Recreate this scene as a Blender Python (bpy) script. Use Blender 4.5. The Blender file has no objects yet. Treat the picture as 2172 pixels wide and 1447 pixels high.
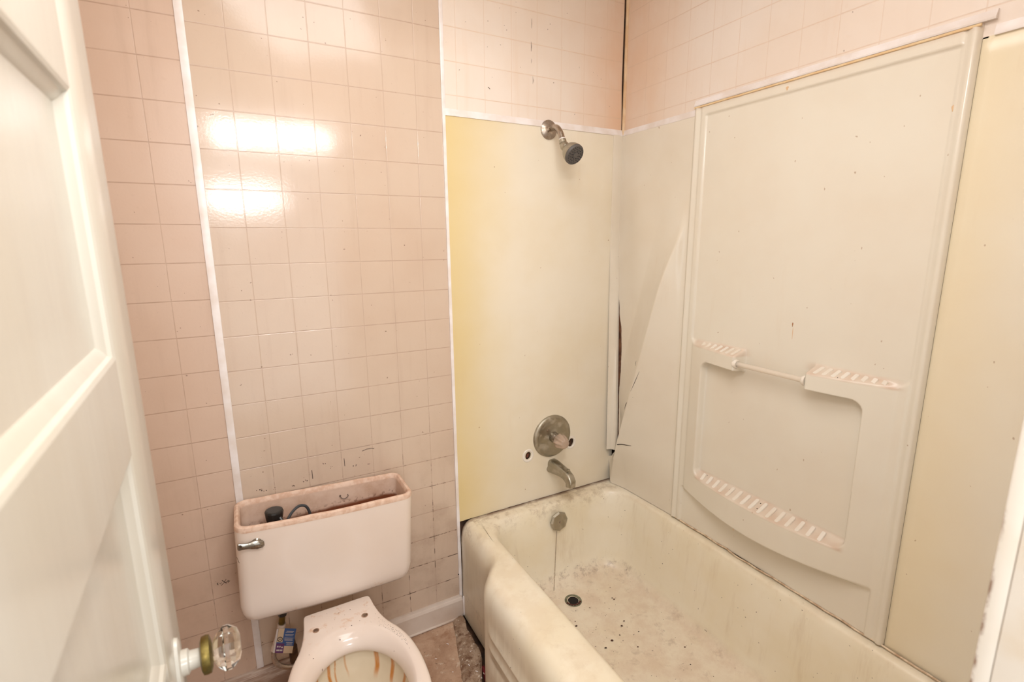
import bpy, bmesh, math, random
from mathutils import Vector, Matrix, noise
from mathutils.geometry import delaunay_2d_cdt
random.seed(7)
C = bpy.context.scene.collection
SC = bpy.context.scene

# ------------------------------------------------------------------ camera
F_PX = 1055.49
def rodrigues(r):
    a = math.sqrt(sum(v * v for v in r)); k = [v / a for v in r]
    return Matrix.Rotation(a, 3, Vector(k))
RV = (0.1923, -0.4979, -0.0566)
RM = rodrigues(RV) @ Matrix(((1, 0, 0), (0, 0, -1), (0, 1, 0)))     # rows: right, down, forward
right, down, fwd = RM[0], RM[1], RM[2]
cam_d = bpy.data.cameras.new('camera'); cam = bpy.data.objects.new('camera', cam_d); C.objects.link(cam)
m3 = Matrix((right, -down, -fwd)).transposed()
cam.matrix_world = Matrix.Translation((-1.3781, -1.6091, 1.4494)) @ m3.to_4x4()
cam_d.sensor_width = 36.0; cam_d.lens = F_PX / 2172 * 36.0
cam_d.clip_start = 0.02
cam_d.dof.use_dof = True; cam_d.dof.focus_distance = 1.75; cam_d.dof.aperture_fstop = 5.6
SC.camera = cam

# ------------------------------------------------------------------ world, lights, exposure
w = bpy.data.worlds.new('hall_light'); SC.world = w; w.use_nodes = True
w.node_tree.nodes['Background'].inputs[0].default_value = (0.98, 1.0, 1.0, 1)
w.node_tree.nodes['Background'].inputs[1].default_value = 1.5
SC.view_settings.view_transform = 'Standard'; SC.view_settings.look = 'None'
SC.view_settings.exposure = 0.32; SC.view_settings.gamma = 1.0; SC.view_settings.use_curve_mapping = False

def area(name, loc, target, sx, sy, power, col):
    d = bpy.data.lights.new(name, 'AREA'); d.shape = 'RECTANGLE'; d.size = sx; d.size_y = sy; d.energy = power; d.color = col
    o = bpy.data.objects.new(name, d); C.objects.link(o); o.location = loc
    o.rotation_euler = (Vector(target) - Vector(loc)).to_track_quat('-Z', 'Y').to_euler()
    return o
area('bounce_fill', (-0.92, -0.95, 2.42), (-0.80, -0.9, 0), 0.9, 0.7, 9.4, (1.0, 1.0, 0.99))  # added ceiling light in place of bounced flash
area('door_head_fill', (-1.145, -1.402, 1.975), (-1.10, -0.35, 0.9), 0.56, 0.17, 8.2, (1.0, 1.0, 1.0))  # added main light at the door head, also mirrored as the tile band
area('hall_fill', (-1.285, -2.60, 1.765), (-1.2, -0.3, 1.4), 0.50, 0.10, 8.0, (1.0, 1.0, 1.0))  # added unseen hall source, placed for the compact tile highlight

# ------------------------------------------------------------------ helpers
def S(hexs):
    r, g, b = [int(hexs[i:i + 2], 16) / 255 for i in (0, 2, 4)]
    f = lambda c: c / 12.92 if c <= 0.04045 else ((c + 0.055) / 1.055) ** 2.4
    return (f(r), f(g), f(b), 1)

def sm(a, b, x):
    if a == b: return 1.0 if x >= a else 0.0
    t = min(1, max(0, (x - a) / (b - a))); return t * t * (3 - 2 * t)

def raw(name, verts, faces, mat, parent=None, smooth=True, autos=None):
    me = bpy.data.meshes.new(name); me.from_pydata([tuple(v) for v in verts], [], faces); me.update()
    bm = bmesh.new(); bm.from_mesh(me); bmesh.ops.recalc_face_normals(bm, faces=bm.faces); bm.to_mesh(me); bm.free()
    return link(name, me, mat, parent, smooth, autos)

def link(name, me, mat, parent=None, smooth=True, autos=None):
    o = bpy.data.objects.new(name, me); C.objects.link(o)
    if mat: me.materials.append(mat)
    for p in me.polygons: p.use_smooth = smooth
    if smooth and autos: me.set_sharp_from_angle(angle=math.radians(autos))
    if parent:
        o.parent = parent; o.matrix_parent_inverse = Matrix.Translation(-parent.location) if parent.type == 'EMPTY' else Matrix()
    return o

def thing(name, label, cat, loc, group=None):
    o = bpy.data.objects.new(name, None); C.objects.link(o); o.location = loc; o.empty_display_size = 0.05
    o['label'] = label; o['category'] = cat
    if group: o['group'] = group
    return o
def tag(o, label, cat, group=None, kind=None):
    o['label'] = label; o['category'] = cat
    if group: o['group'] = group
    if kind: o['kind'] = kind
    return o
def struct(o, label=None):
    o['kind'] = 'structure'
    if label: o['label'] = label
    return o

class MB:
    def __init__(s): s.v = []; s.f = []
    def add(s, v, f):
        n = len(s.v); s.v += [tuple(p) for p in v]; s.f += [tuple(i + n for i in q) for q in f]; return s
    def box(s, x0, x1, y0, y1, z0, z1, bev=0.0, seg=2):
        bm = bmesh.new(); bmesh.ops.create_cube(bm, size=1)
        for v in bm.verts:
            v.co = ((x0 + x1) / 2 + v.co.x * (x1 - x0), (y0 + y1) / 2 + v.co.y * (y1 - y0), (z0 + z1) / 2 + v.co.z * (z1 - z0))
        if bev: bmesh.ops.bevel(bm, geom=list(bm.edges), offset=bev, segments=seg, affect='EDGES', profile=0.5)
        bm.verts.index_update()
        s.add([v.co.copy() for v in bm.verts], [[v.index for v in f.verts] for f in bm.faces]); bm.free(); return s
    def rings(s, rings, cap0=False, cap1=False, closed=True):
        n = len(rings[0]); v = [p for r in rings for p in r]; f = []
        for i in range(len(rings) - 1):
            for j in range(n if closed else n - 1):
                k = (j + 1) % n; f.append((i * n + j, i * n + k, (i + 1) * n + k, (i + 1) * n + j))
        if cap0: f.append(tuple(range(n)))
        if cap1: f.append(tuple((len(rings) - 1) * n + j for j in range(n)))
        return s.add(v, f)
    def lathe(s, prof, o, d, n=48, flute=None, cap0=True, cap1=True):
        o = Vector(o); d = Vector(d).normalized(); a = d.orthogonal().normalized(); b = d.cross(a); R = []
        for t, r in prof:
            ring = []
            for i in range(n):
                q = 2 * math.pi * i / n; rr = r * (flute(q, t) if flute else 1)
                ring.append(o + d * t + (a * math.cos(q) + b * math.sin(q)) * rr)
            R.append(ring)
        return s.rings(R, cap0, cap1)
    def tube(s, pts, r, n=12, cap=True):
        pts = [Vector(p) for p in pts]; R = []; up = None
        for i, p in enumerate(pts):
            t = (pts[min(i + 1, len(pts) - 1)] - pts[max(i - 1, 0)]).normalized()
            if up is None: up = t.orthogonal().normalized()
            up = (up - t * up.dot(t)).normalized(); b = t.cross(up)
            rr = r(i / (len(pts) - 1)) if callable(r) else r
            R.append([p + (up * math.cos(2 * math.pi * k / n) + b * math.sin(2 * math.pi * k / n)) * rr for k in range(n)])
        return s.rings(R, cap, cap)
    def build(s, name, mat, parent=None, smooth=True, autos=35): return raw(name, s.v, s.f, mat, parent, smooth, autos)

def spline(pts, n=8):
    pts = [Vector(p) for p in pts]; P = [2 * pts[0] - pts[1]] + pts + [2 * pts[-1] - pts[-2]]; out = []
    for i in range(1, len(P) - 2):
        for k in range(n):
            t = k / n; a, b, c, d = P[i - 1], P[i], P[i + 1], P[i + 2]
            out.append(0.5 * ((2 * b) + (c - a) * t + (2 * a - 5 * b + 4 * c - d) * t * t + (3 * b - a - 3 * c + d) * t ** 3))
    out.append(pts[-1]); return out

# ------------------------------------------------------------------ materials
class NT:
    def __init__(s, name, rough=0.5, metal=0.0, spec=0.5, coat=0.0):
        s.m = bpy.data.materials.new(name); s.m.use_nodes = True; s.t = s.m.node_tree; s.n = s.t.nodes
        s.b = s.n['Principled BSDF']; s.b.inputs['Roughness'].default_value = rough; s.b.inputs['Metallic'].default_value = metal
        s.b.inputs['Specular IOR Level'].default_value = spec; s.b.inputs['Coat Weight'].default_value = coat
        g = s.n.new('ShaderNodeNewGeometry'); s.pos = g.outputs['Position']
        sp = s.n.new('ShaderNodeSeparateXYZ'); s.lk(s.pos, sp.inputs[0]); s.x, s.y, s.z = sp.outputs
        s.bumpn = None
    def lk(s, a, b): s.t.links.new(a, b)
    def put(s, v, sock):
        if hasattr(v, 'links'): s.lk(v, sock)
        else: sock.default_value = v
    def M(s, op, a, b=0.0, c=None):
        n = s.n.new('ShaderNodeMath'); n.operation = op; s.put(a, n.inputs[0]); s.put(b, n.inputs[1])
        if c is not None: s.put(c, n.inputs[2])
        return n.outputs[0]
    def ss(s, v, a, b, t0=0.0, t1=1.0):
        n = s.n.new('ShaderNodeMapRange'); n.interpolation_type = 'SMOOTHSTEP'; s.put(v, n.inputs[0])
        for i, q in enumerate((a, b, t0, t1)): s.put(q, n.inputs[i + 1])
        return n.outputs[0]
    def noise(s, scale, sc3=(1, 1, 1), det=3, rough=0.55, off=0.0):
        mp = s.n.new('ShaderNodeMapping'); mp.inputs['Scale'].default_value = sc3; mp.inputs['Location'].default_value = (off, off * .7, off * .3)
        s.lk(s.pos, mp.inputs[0])
        n = s.n.new('ShaderNodeTexNoise'); n.inputs['Scale'].default_value = scale; n.inputs['Detail'].default_value = det
        n.inputs['Roughness'].default_value = rough; s.lk(mp.outputs[0], n.inputs['Vector']); return n.outputs[0]
    def mix(s, f, a, b):
        n = s.n.new('ShaderNodeMix'); n.data_type = 'RGBA'; s.put(f, n.inputs[0]); s.put(a, n.inputs[6]); s.put(b, n.inputs[7]); return n.outputs[2]
    def attr(s, name):
        n = s.n.new('ShaderNodeAttribute'); n.attribute_name = name; return n.outputs['Fac']
    def bump(s, h, strength=0.3, dist=0.002):
        n = s.n.new('ShaderNodeBump'); n.inputs['Strength'].default_value = strength; n.inputs['Distance'].default_value = dist
        s.lk(h, n.inputs['Height'])
        if s.bumpn: s.lk(s.bumpn, n.inputs['Normal'])
        s.bumpn = n.outputs[0]; s.lk(s.bumpn, s.b.inputs['Normal'])
    def col(s, c): s.put(c, s.b.inputs['Base Color'])
    def rough(s, r): s.put(r, s.b.inputs['Roughness'])

def tile_mat(name, axis, o1, p1, oz, pz, base, base2, line, rough=0.13, dirt=1.0, side=None):
    t = NT(name, rough)
    u = t.x if axis == 'x' else t.y
    def dist(v, o, p):
        a = t.M('FRACT', t.M('ADD', t.M('DIVIDE', t.M('SUBTRACT', v, o), p), 0.5)); return t.M('MULTIPLY', t.M('ABSOLUTE', t.M('SUBTRACT', a, 0.5)), p)
    wob = t.M('MULTIPLY', t.M('SUBTRACT', t.noise(3.0), 0.5), 0.0012)
    du = dist(t.M('ADD', u, wob), o1, p1); dz = dist(t.M('ADD', t.z, wob), oz, pz)
    mu = t.ss(du, 0.0006, 0.0017, 1, 0); mz = t.ss(dz, 0.0007, 0.0020, 1, 0)
    line_m = t.M('MAXIMUM', t.M('MULTIPLY', mu, 0.55), t.M('MULTIPLY', mz, 0.8))
    st = t.noise(26, (1, 1, 0.07), 4, 0.6); bl = t.noise(2.4, (1, 1, 1), 4, 0.6, 3.1)
    c = t.mix(t.ss(bl, 0.32, 0.72), base, base2)
    c = t.mix(t.M('MULTIPLY', t.ss(st, 0.52, 0.8), 0.28), c, line)
    fine = t.noise(60, (1, 1, 1), 2)
    c = t.mix(t.M('MULTIPLY', t.ss(fine, 0.60, 0.78), 0.12), c, line)
    if side:   # ageing near an edge of the board: brown-orange discolouration
        for a, b, cc, k in side:
            e = t.M('MULTIPLY', t.ss(u, a, b), t.M('MULTIPLY', t.ss(t.noise(4.5, (1, 1, .6), 4, .6, 9), 0.25, 0.7, 0.35, 1.0), k))
            c = t.mix(e, c, cc)
    lm = t.ss(t.noise(14, (1, 1, 1), 3, .6, 5), 0.3, 0.6, 0.55, 1.0)
    c = t.mix(t.M('MULTIPLY', line_m, lm), c, line)
    # black dirt in the grooves, mostly low on the wall
    dn = t.ss(t.noise(34, (1, 1, 1), 3, .7, 1.7), 0.50, 0.58)
    low = t.ss(t.z, 1.05, 0.25, 0.0, 1.0)
    rt = t.ss(t.x, -1.5, -0.8, 0.35, 1.0)
    c = t.mix(t.M('MULTIPLY', t.M('MULTIPLY', t.M('MAXIMUM', mu, mz), dn), t.M('MULTIPLY', t.M('MULTIPLY', low, rt), 0.9 * dirt)), c, S('3a2a20'))
    spk = t.ss(t.noise(110, (1, 1, 1), 1, .4, 2.2), 0.80, 0.82)
    c = t.mix(t.M('MULTIPLY', spk, 0.6), c, S('5a3c28'))
    c = t.mix(t.M('MULTIPLY', t.M('MULTIPLY', low, t.ss(t.noise(7, (1, 1, 1), 4, .65, 8), 0.45, 0.7)), 0.30 * dirt), c, S('8f7460'))
    t.col(c)
    t.bump(t.M('MULTIPLY', line_m, -1.0), 0.5, 0.0010)
    t.bump(t.noise(150, (1, 1, 1), 3), 0.22, 0.0006)
    t.bump(t.noise(9, (1, 1, 1), 1), 0.10, 0.004)
    return t.m

def plastic(name, base, base2, rough=0.2, stain=None, yellow=None, wave=0.12, drips=0.25):
    t = NT(name, rough)
    c = t.mix(t.ss(t.noise(2.2, (1, 1, 1), 4, .6), 0.35, 0.7), base, base2)
    if yellow:
        for (ax, a, b, cc, k) in yellow:
            v = {'x': t.x, 'y': t.y, 'z': t.z}[ax]
            v = t.M('ADD', v, t.M('MULTIPLY', t.M('SUBTRACT', t.noise(3, (1, 1, 1), 3), 0.5), 0.22))
            c = t.mix(t.M('MULTIPLY', t.ss(v, a, b), k), c, cc)
    dr = t.ss(t.noise(16, (1, 1, 0.12), 4, .65, 4), 0.6, 0.8)
    c = t.mix(t.M('MULTIPLY', dr, drips), c, S('c9a47c'))
    spk = t.ss(t.noise(75, (1, 1, .8), 1, .4, 7), 0.80, 0.83)
    c = t.mix(t.M('MULTIPLY', spk, 0.55), c, S('9a7450'))
    if stain:
        c = t.mix(t.attr(stain), c, S('cdb4a0'))
    t.col(c)
    t.bump(t.noise(5, (1, 1, .6), 1), wave, 0.01)
    t.bump(t.noise(90, (1, 1, 1), 2), 0.04, 0.001)
    return t.m

def simple(name, c, rough=0.5, metal=0.0, c2=None, nscale=20, bumpk=0.0, spec=0.5):
    t = NT(name, rough, metal, spec)
    if c2: t.col(t.mix(t.ss(t.noise(nscale), 0.35, 0.68), c, c2))
    else: t.col(c)
    if bumpk: t.bump(t.noise(nscale * 2), bumpk, 0.002)
    return t.m

PINK, PINK2, LINE = S('ccb7a4'), S('c7af9b'), S('b49a88')
M_TILE_L = tile_mat('tile_left', 'x', -1.5440, 0.0983, 0.0790, 0.10140, S('ccb29f'), S('c6a994'), S('a98c78'), rough=0.34, dirt=0.8)
M_TILE_M = tile_mat('tile_middle', 'x', -1.3454, 0.1016, 0.0700, 0.10149, PINK, PINK2, LINE, rough=0.13)
M_TILE_U = tile_mat('tile_upper_back', 'x', -0.6980, 0.1012, 1.9120, 0.1005, S('e4d7cb'), S('dfcdbd'), S('d9bea6'), rough=0.33,
                    side=[(-0.30, -0.02, S('dcae88'), 0.7)])
M_TILE_R = tile_mat('tile_upper_right', 'y', -0.2150, 0.0973, 1.9965, 0.0940, S('e6dad0'), S('e2d2c4'), S('d9c0ac'), rough=0.35,
                    side=[(-0.42, -0.03, S('dcb08a'), 0.6)])
M_WHITE = simple('white_trim', S('ebe4e2'), 0.35, c2=S('dfd3cb'), nscale=14)
M_TRIM_OLD = simple('aged_trim', S('e8cfae'), 0.35, c2=S('dbb78e'), nscale=18)
M_SUB = simple('exposed_wallboard', S('3c2a1e'), 0.9, c2=S('6b4a34'), nscale=12, bumpk=0.5)
M_BACKP = plastic('yellowed_panel', S('e4dac8'), S('e0d3bb'), 0.16, yellow=[('x', -0.42, -0.82, S('d7c18c'), 1.0)], wave=0.22, drips=0.12)
M_NARROW = plastic('creased_panel', S('e2d9ca'), S('ddd1bf'), 0.18, wave=0.25, drips=0.15)
M_CENTER = plastic('moulded_panel', S('e2dbcd'), S('dfd5c5'), 0.2, stain='stain', wave=0.10, drips=0.10)
M_RIGHTP = plastic('side_panel', S('e8e2d4'), S('e5dccb'), 0.22, yellow=[('y', -1.30, -1.08, S('e4cf9f'), 0.45)], wave=0.10, drips=0.12)
M_CREAM = simple('cream_plastic', S('e5ddd2'), 0.25, c2=S('e0d5c6'), nscale=10)
M_CAULK = simple('caulk', S('dfcbb0'), 0.5, c2=S('b59678'), nscale=60)
M_BLACK = simple('black_plastic', S('262422'), 0.35)
M_DARK = simple('dark_gap', S('1a1310'), 0.9)

def chrome(name, c, rough, c2=None):
    t = NT(name, rough, 1.0)
    if c2:
        n1 = t.noise(45, (1, 1, 1), 4, .65)
        t.col(t.mix(t.ss(n1, 0.42, 0.66), c, c2)); t.rough(t.ss(n1, 0.35, 0.7, rough, rough + 0.3))
        t.put(t.ss(n1, 0.45, 0.75, 1.0, 0.45), t.b.inputs['Metallic'])
    else: t.col(c)
    return t.m
M_NICKEL = chrome('dull_nickel', S('b3a698'), 0.20, S('94867a'))
M_CHROME = chrome('chrome', S('9c968c'), 0.16, S('80786c'))
M_SCALE = chrome('limescaled_chrome', S('a59f90'), 0.32, S('b4aa98'))
M_BRASS = chrome('brass', S('7d6c3c'), 0.34, S('5c5128'))
M_RUBBER = simple('grey_rubber', S('57524f'), 0.5)
M_NOZZLE = simple('nozzle', S('2f3033'), 0.4)

def enamel():
    t = NT('worn_enamel', 0.3)
    c = t.mix(t.ss(t.noise(3.5, (1, 1, 1), 4, .6), 0.35, 0.68), S('eee5d2'), S('e8dcc2'))
    # pinkish scum on the floor of the tub, ring and streaks on the walls
    flo = t.ss(t.z, 0.125, 0.082)
    c = t.mix(t.M('MULTIPLY', flo, t.ss(t.noise(9, (1, 1, 1), 6, .75, 2), 0.36, 0.66, 0.25, 0.75)), c, S('d6c0aa'))
    c = t.mix(t.M('MULTIPLY', t.M('MULTIPLY', flo, t.ss(t.noise(19, (1, 1, 1), 5, .75, 12), 0.53, 0.72)), 0.35), c, S('9c7f6a'))
    ring = t.M('MULTIPLY', t.ss(t.z, 0.078, 0.088), t.ss(t.z, 0.135, 0.105))
    endw = t.ss(t.y, -0.32, -0.16, 0.15, 1.0)
    c = t.mix(t.M('MULTIPLY', t.M('MULTIPLY', t.M('MULTIPLY', ring, endw), t.ss(t.noise(30, (1, 1, 1), 5, .75, 3), 0.48, 0.68)), 0.55), c, S('8d7464'))
    wl = t.ss(t.noise(20, (1, 1, 0.10), 5, .7, 6), 0.52, 0.75)
    c = t.mix(t.M('MULTIPLY', wl, t.ss(t.z, 0.10, 0.16, 0, 0.24)), c, S('b39570'))
    rim = t.ss(t.z, 0.38, 0.402)
    c = t.mix(t.M('MULTIPLY', rim, t.ss(t.noise(10, (1, 1, 1), 5, .7, 5), 0.40, 0.62, 0.1, 0.4)), c, S('d8c4a8'))
    cor = t.M('MULTIPLY', t.M('MULTIPLY', t.ss(t.y, -0.20, -0.01), t.ss(t.z, 0.33, 0.39)), t.ss(t.noise(22, (1, 1, 1), 5, .75, 15), 0.46, 0.66))
    c = t.mix(t.M('MULTIPLY', cor, 0.45), c, S('8a6c4c'))
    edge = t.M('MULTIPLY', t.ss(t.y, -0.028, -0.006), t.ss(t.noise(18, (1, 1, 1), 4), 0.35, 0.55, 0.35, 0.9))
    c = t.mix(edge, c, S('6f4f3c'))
    # greyer, patchy tone on the apron by the wall, below the rim
    ap = t.M('MULTIPLY', t.ss(t.y, -0.37, -0.33), t.ss(t.z, 0.36, 0.28))
    c = t.mix(t.M('MULTIPLY', t.M('MULTIPLY', ap, t.ss(t.x, -0.70, -0.72)), t.ss(t.noise(9, (1, 1, .3), 4, .6, 2), 0.3, 0.7, 0.25, 0.7)), c, S('c4b9a4'))
    apr = t.ss(t.x, -0.775, -0.79)
    c = t.mix(t.M('MULTIPLY', t.M('MULTIPLY', apr, t.ss(t.z, 0.36, 0.30)), t.ss(t.noise(24, (1, 1, 0.1), 4, .6, 22), 0.4, 0.7, 0.15, 0.55)), c, S('cbbda4'))
    spk = t.ss(t.noise(95, (1, 1, 1), 1, .4, 9), 0.775, 0.80)
    c = t.mix(t.M('MULTIPLY', spk, 0.7), c, S('5c4232'))
    t.col(c)
    t.bump(t.noise(40, (1, 1, 1), 3), 0.06, 0.002); t.bump(t.noise(6, (1, 1, 1), 2), 0.08, 0.006)
    return t.m
M_ENAMEL = enamel()

def china():
    t = NT('pink_china', 0.13)
    c = t.mix(t.ss(t.noise(3, (1, 1, 1), 3), 0.3, 0.7), S('e2d3c8'), S('dfcdbf'))
    spk = t.ss(t.noise(85, (1, 1, 1), 1, .4, 4), 0.775, 0.79)
    c = t.mix(t.M('MULTIPLY', t.M('MULTIPLY', spk, t.ss(t.z, 0.42, 0.40)), 0.7), c, S('6a4a38'))
    tan = t.M('MULTIPLY', t.ss(t.noise(26, (1, 1, 1), 4, .7, 14), 0.55, 0.7), t.M('MULTIPLY', t.ss(t.y, -0.36, -0.26), t.ss(t.z, 0.36, 0.37)))
    tan = t.M('MULTIPLY', tan, t.ss(t.z, 0.42, 0.40))
    c = t.mix(t.M('MULTIPLY', tan, 0.5), c, S('c98d52'))
    t.col(c); t.bump(t.noise(4, (1, 1, 1), 1), 0.05, 0.01)
    return t.m
M_CHINA = china()
def tank_inside():
    t = NT('stained_tank_inside', 0.5)
    c = t.mix(t.ss(t.noise(9, (1, 1, 1), 5, .65), 0.35, 0.68), S('d9bfac'), S('c4a28a'))
    lv = t.M('ADD', t.z, t.M('MULTIPLY', t.M('SUBTRACT', t.noise(22, (1, 1, 1), 3), 0.5), 0.012))
    c = t.mix(t.ss(lv, 0.612, 0.600), c, S('7d4428'))
    c = t.mix(t.M('MULTIPLY', t.ss(lv, 0.628, 0.610), t.ss(t.noise(70), 0.5, 0.62, 0, .6)), c, S('7a5038'))
    t.col(c); return t.m
M_TANKIN = tank_inside()
M_RUSTWATER = simple('rusty_water', S('6e3a20'), 0.25, c2=S('8a4f2c'), nscale=25)
M_UNGLAZED = simple('unglazed_rim', S('dcc0ac'), 0.6, c2=S('cba68e'), nscale=55, bumpk=0.4)
def bowl_mat():
    t = NT('bowl_inside', 0.2)
    c = t.mix(t.ss(t.noise(6, (1, 1, 1), 4, .6), 0.3, 0.7), S('ded0b8'), S('d6c6ac'))
    c = t.mix(t.M('MULTIPLY', t.attr('rust'), t.ss(t.noise(50, (1, 1, .3), 3), 0.2, 0.55, 0.55, 1.0)), c, S('c27a30'))
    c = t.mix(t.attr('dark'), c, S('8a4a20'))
    t.col(c); return t.m
M_BOWLIN = bowl_mat()

def floor_mat():
    t = NT('dirty_underlay', 0.75)
    c = t.mix(t.ss(t.noise(5, (1, 1, 1), 6, .7), 0.34, 0.66), S('c6a68c'), S('a58268'))
    c = t.mix(t.M('MULTIPLY', t.ss(t.noise(13, (1, 1, 1), 6, .75, 4), 0.52, 0.68), 0.6), c, S('90603f'))
    c = t.mix(t.M('MULTIPLY', t.ss(t.noise(28, (1, 1, 1), 5, .7, 8), 0.58, 0.68), 0.8), c, S('cdb8a2'))
    c = t.mix(t.M('MULTIPLY', t.ss(t.noise(90, (1, 1, 1), 3, .7, 1), 0.62, 0.7), 0.7), c, S('5a4334'))
    t.col(c); t.bump(t.noise(40, (1, 1, 1), 5, .7), 0.5, 0.004); return t.m
M_FLOOR = floor_mat()
def mortar_mat():
    t = NT('old_mortar', 0.85)
    c = t.mix(t.ss(t.noise(16, (1, 1, 1), 6, .7), 0.36, 0.62), S('b8a089'), S('8f725a'))
    c = t.mix(t.M('MULTIPLY', t.ss(t.noise(30, (1, 1, 1), 5, .7, 4), 0.52, 0.62), 0.8), c, S('6e4a34'))
    c = t.mix(t.M('MULTIPLY', t.ss(t.noise(60, (1, 1, 1), 4, .7, 8), 0.58, 0.64), 0.9), c, S('d6c6b4'))
    t.col(c); t.bump(t.noise(70, (1, 1, 1), 5, .7), 0.9, 0.006); return t.m
M_MORTAR = mortar_mat()
def base_mat():
    t = NT('worn_painted_wood', 0.5)
    c = t.mix(t.ss(t.noise(6, (1, 1, 1), 4), 0.35, 0.7), S('cfbfb2'), S('bfa998'))
    wr = t.M('MULTIPLY', t.ss(t.x, -0.95, -1.25), t.ss(t.noise(9, (0.35, 1, 3.5), 5, .7, 3), 0.40, 0.56))
    c = t.mix(t.M('MULTIPLY', wr, 0.8), c, S('8a6650'))
    c = t.mix(t.M('MULTIPLY', t.ss(t.noise(14, (0.25, 1, 6), 5, .7, 13), 0.62, 0.68), 0.7), c, S('54382a'))
    t.col(c); t.bump(t.noise(14, (0.3, 1, 4), 4), 0.3, 0.002); return t.m
M_BASE = base_mat()
def door_paint():
    t = NT('door_paint', 0.22)
    c = t.mix(t.ss(t.noise(5, (1, 1, .4), 4), 0.35, 0.7), S('c4beb2'), S('bfb6a6'))
    t.col(c); t.bump(t.noise(14, (1, 1, .15), 4), 0.25, 0.003); return t.m
M_DOOR = door_paint()
def casing_mat():
    t = NT('chipped_casing', 0.4)
    n = t.noise(22, (1, 1, .7), 5, .7)
    c = t.mix(t.M('MULTIPLY', t.ss(t.noise(8, (1, 1, 1), 4), 0.5, 0.7), 0.5), S('d9cfc2'), S('ccb698'))
    e = t.M('MULTIPLY', t.ss(t.y, -1.4720, -1.4690), t.M('MULTIPLY', t.ss(n, 0.50, 0.60), t.ss(t.z, 1.30, 1.12)))
    c = t.mix(t.M('MULTIPLY', e, 0.9), c, S('7a5236')); t.col(c); return t.m
M_CASING = casing_mat()
M_PAINT = simple('painted_plaster', S('ead9c8'), 0.6, c2=S('e4cfba'), nscale=3)
M_CEIL = simple('ceiling_paint', S('efe6dc'), 0.8)

def clear(name, col, rough, ior=1.49, trans=1.0):
    t = NT(name, rough); t.b.inputs['Transmission Weight'].default_value = trans; t.b.inputs['IOR'].default_value = ior; t.col(col)
    return t
M_GLASS = clear('knob_glass', (0.97, 0.96, 0.9, 1), 0.02, 1.5).m
tt = clear('cloudy_acrylic', S('dcc4b0'), 0.35, 1.45, 0.55); tt.bump(tt.noise(60), 0.3, 0.002); M_ACRYL = tt.m
M_ROD = clear('towel_rod_acrylic', S('f3e8da'), 0.22, 1.25, 0.45).m
M_HOSE = chrome('braided_steel', S('c9bcb0'), 0.35, S('a08f80'))
M_PVC = simple('tag_sleeve', S('cbb6a6'), 0.4, c2=S('b39c8c'), nscale=60)
M_BLUE = simple('tag_blue', S('3a5686'), 0.5); M_PURPLE = simple('tag_purple', S('5e3560'), 0.5)
M_TAGW = simple('tag_print', S('c8bcb4'), 0.5); M_TAGC = simple('tag_cream', S('cbb193'), 0.5)
M_RED = simple('red_rag', S('7c1f28'), 0.7)
def emit(name, c, k):
    t = NT(name, 0.5); t.col((0.8, 0.8, 0.8, 1)); t.b.inputs['Emission Color'].default_value = c; t.b.inputs['Emission Strength'].default_value = k; return t.m

# ------------------------------------------------------------------ room shell
ZC = 2.46; YF = -1.482; XL = -1.75
wb = MB().box(XL - .1, 0.10, 0.008, 0.10, -0.03, ZC).build('wall_back', M_SUB, smooth=False); struct(wb)
MB().box(XL, -1.4400, 0.0, 0.010, 0, ZC).build('tile_panel', M_TILE_L, wb, False)
MB().box(-1.4398, -0.7440, 0.0, 0.010, 0, ZC).build('tile_panel', M_TILE_M, wb, False)
gap = MB()
N = 24; L = []; Rr = []
for i in range(N + 1):
    z = 1.858 + (ZC - 1.858) * i / N; L.append(z)
    Rr.append(-0.0085 - 0.0045 * sm(1.88, 2.05, z) + 0.0010 * noise.noise(Vector((0, z * 9, 3))))
vs = []; 
for z, r in zip(L, Rr): vs += [(-0.7438, 0.0, z), (r, 0.0, z), (r, 0.010, z)]
gap.add(vs, [q for i in range(N) for q in ((3 * i, 3 * i + 1, 3 * i + 4, 3 * i + 3), (3 * i + 1, 3 * i + 2, 3 * i + 5, 3 * i + 4))])
gap.build('tile_panel', M_TILE_U, wb, True, 30)
wr = MB().box(0.008, 0.10, YF - .12, 0.0079, -0.03, ZC).build('wall_right', M_SUB, smooth=False); struct(wr)
MB().box(0.0, 0.012, YF, -0.001, 1.845, ZC).build('tile_panel', M_TILE_R, wr, False)
wl = MB().box(XL - .1, XL, YF - .12, 0.0079, -0.03, ZC).build('wall_left', M_PAINT, smooth=False); struct(wl)
wf = MB()
wf.box(-0.806, 0.0079, YF - .118, YF, -0.03, ZC)
wf.box(XL, -1.512, YF - .118, YF, -0.03, ZC)
wf.box(-1.5119, -0.8061, YF - .118, YF, 2.045, ZC)
struct(wf.build('wall_front', M_PAINT, smooth=False))
struct(MB().box(XL - .1, 0.10, YF - .12, 0.10, ZC, ZC + .08).build('ceiling', M_CEIL, smooth=False))
flo = MB().box(XL - .1, 0.10, -3.2, 0.10, -0.08, -0.030).build('floor', M_SUB, smooth=False); struct(flo)
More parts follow.
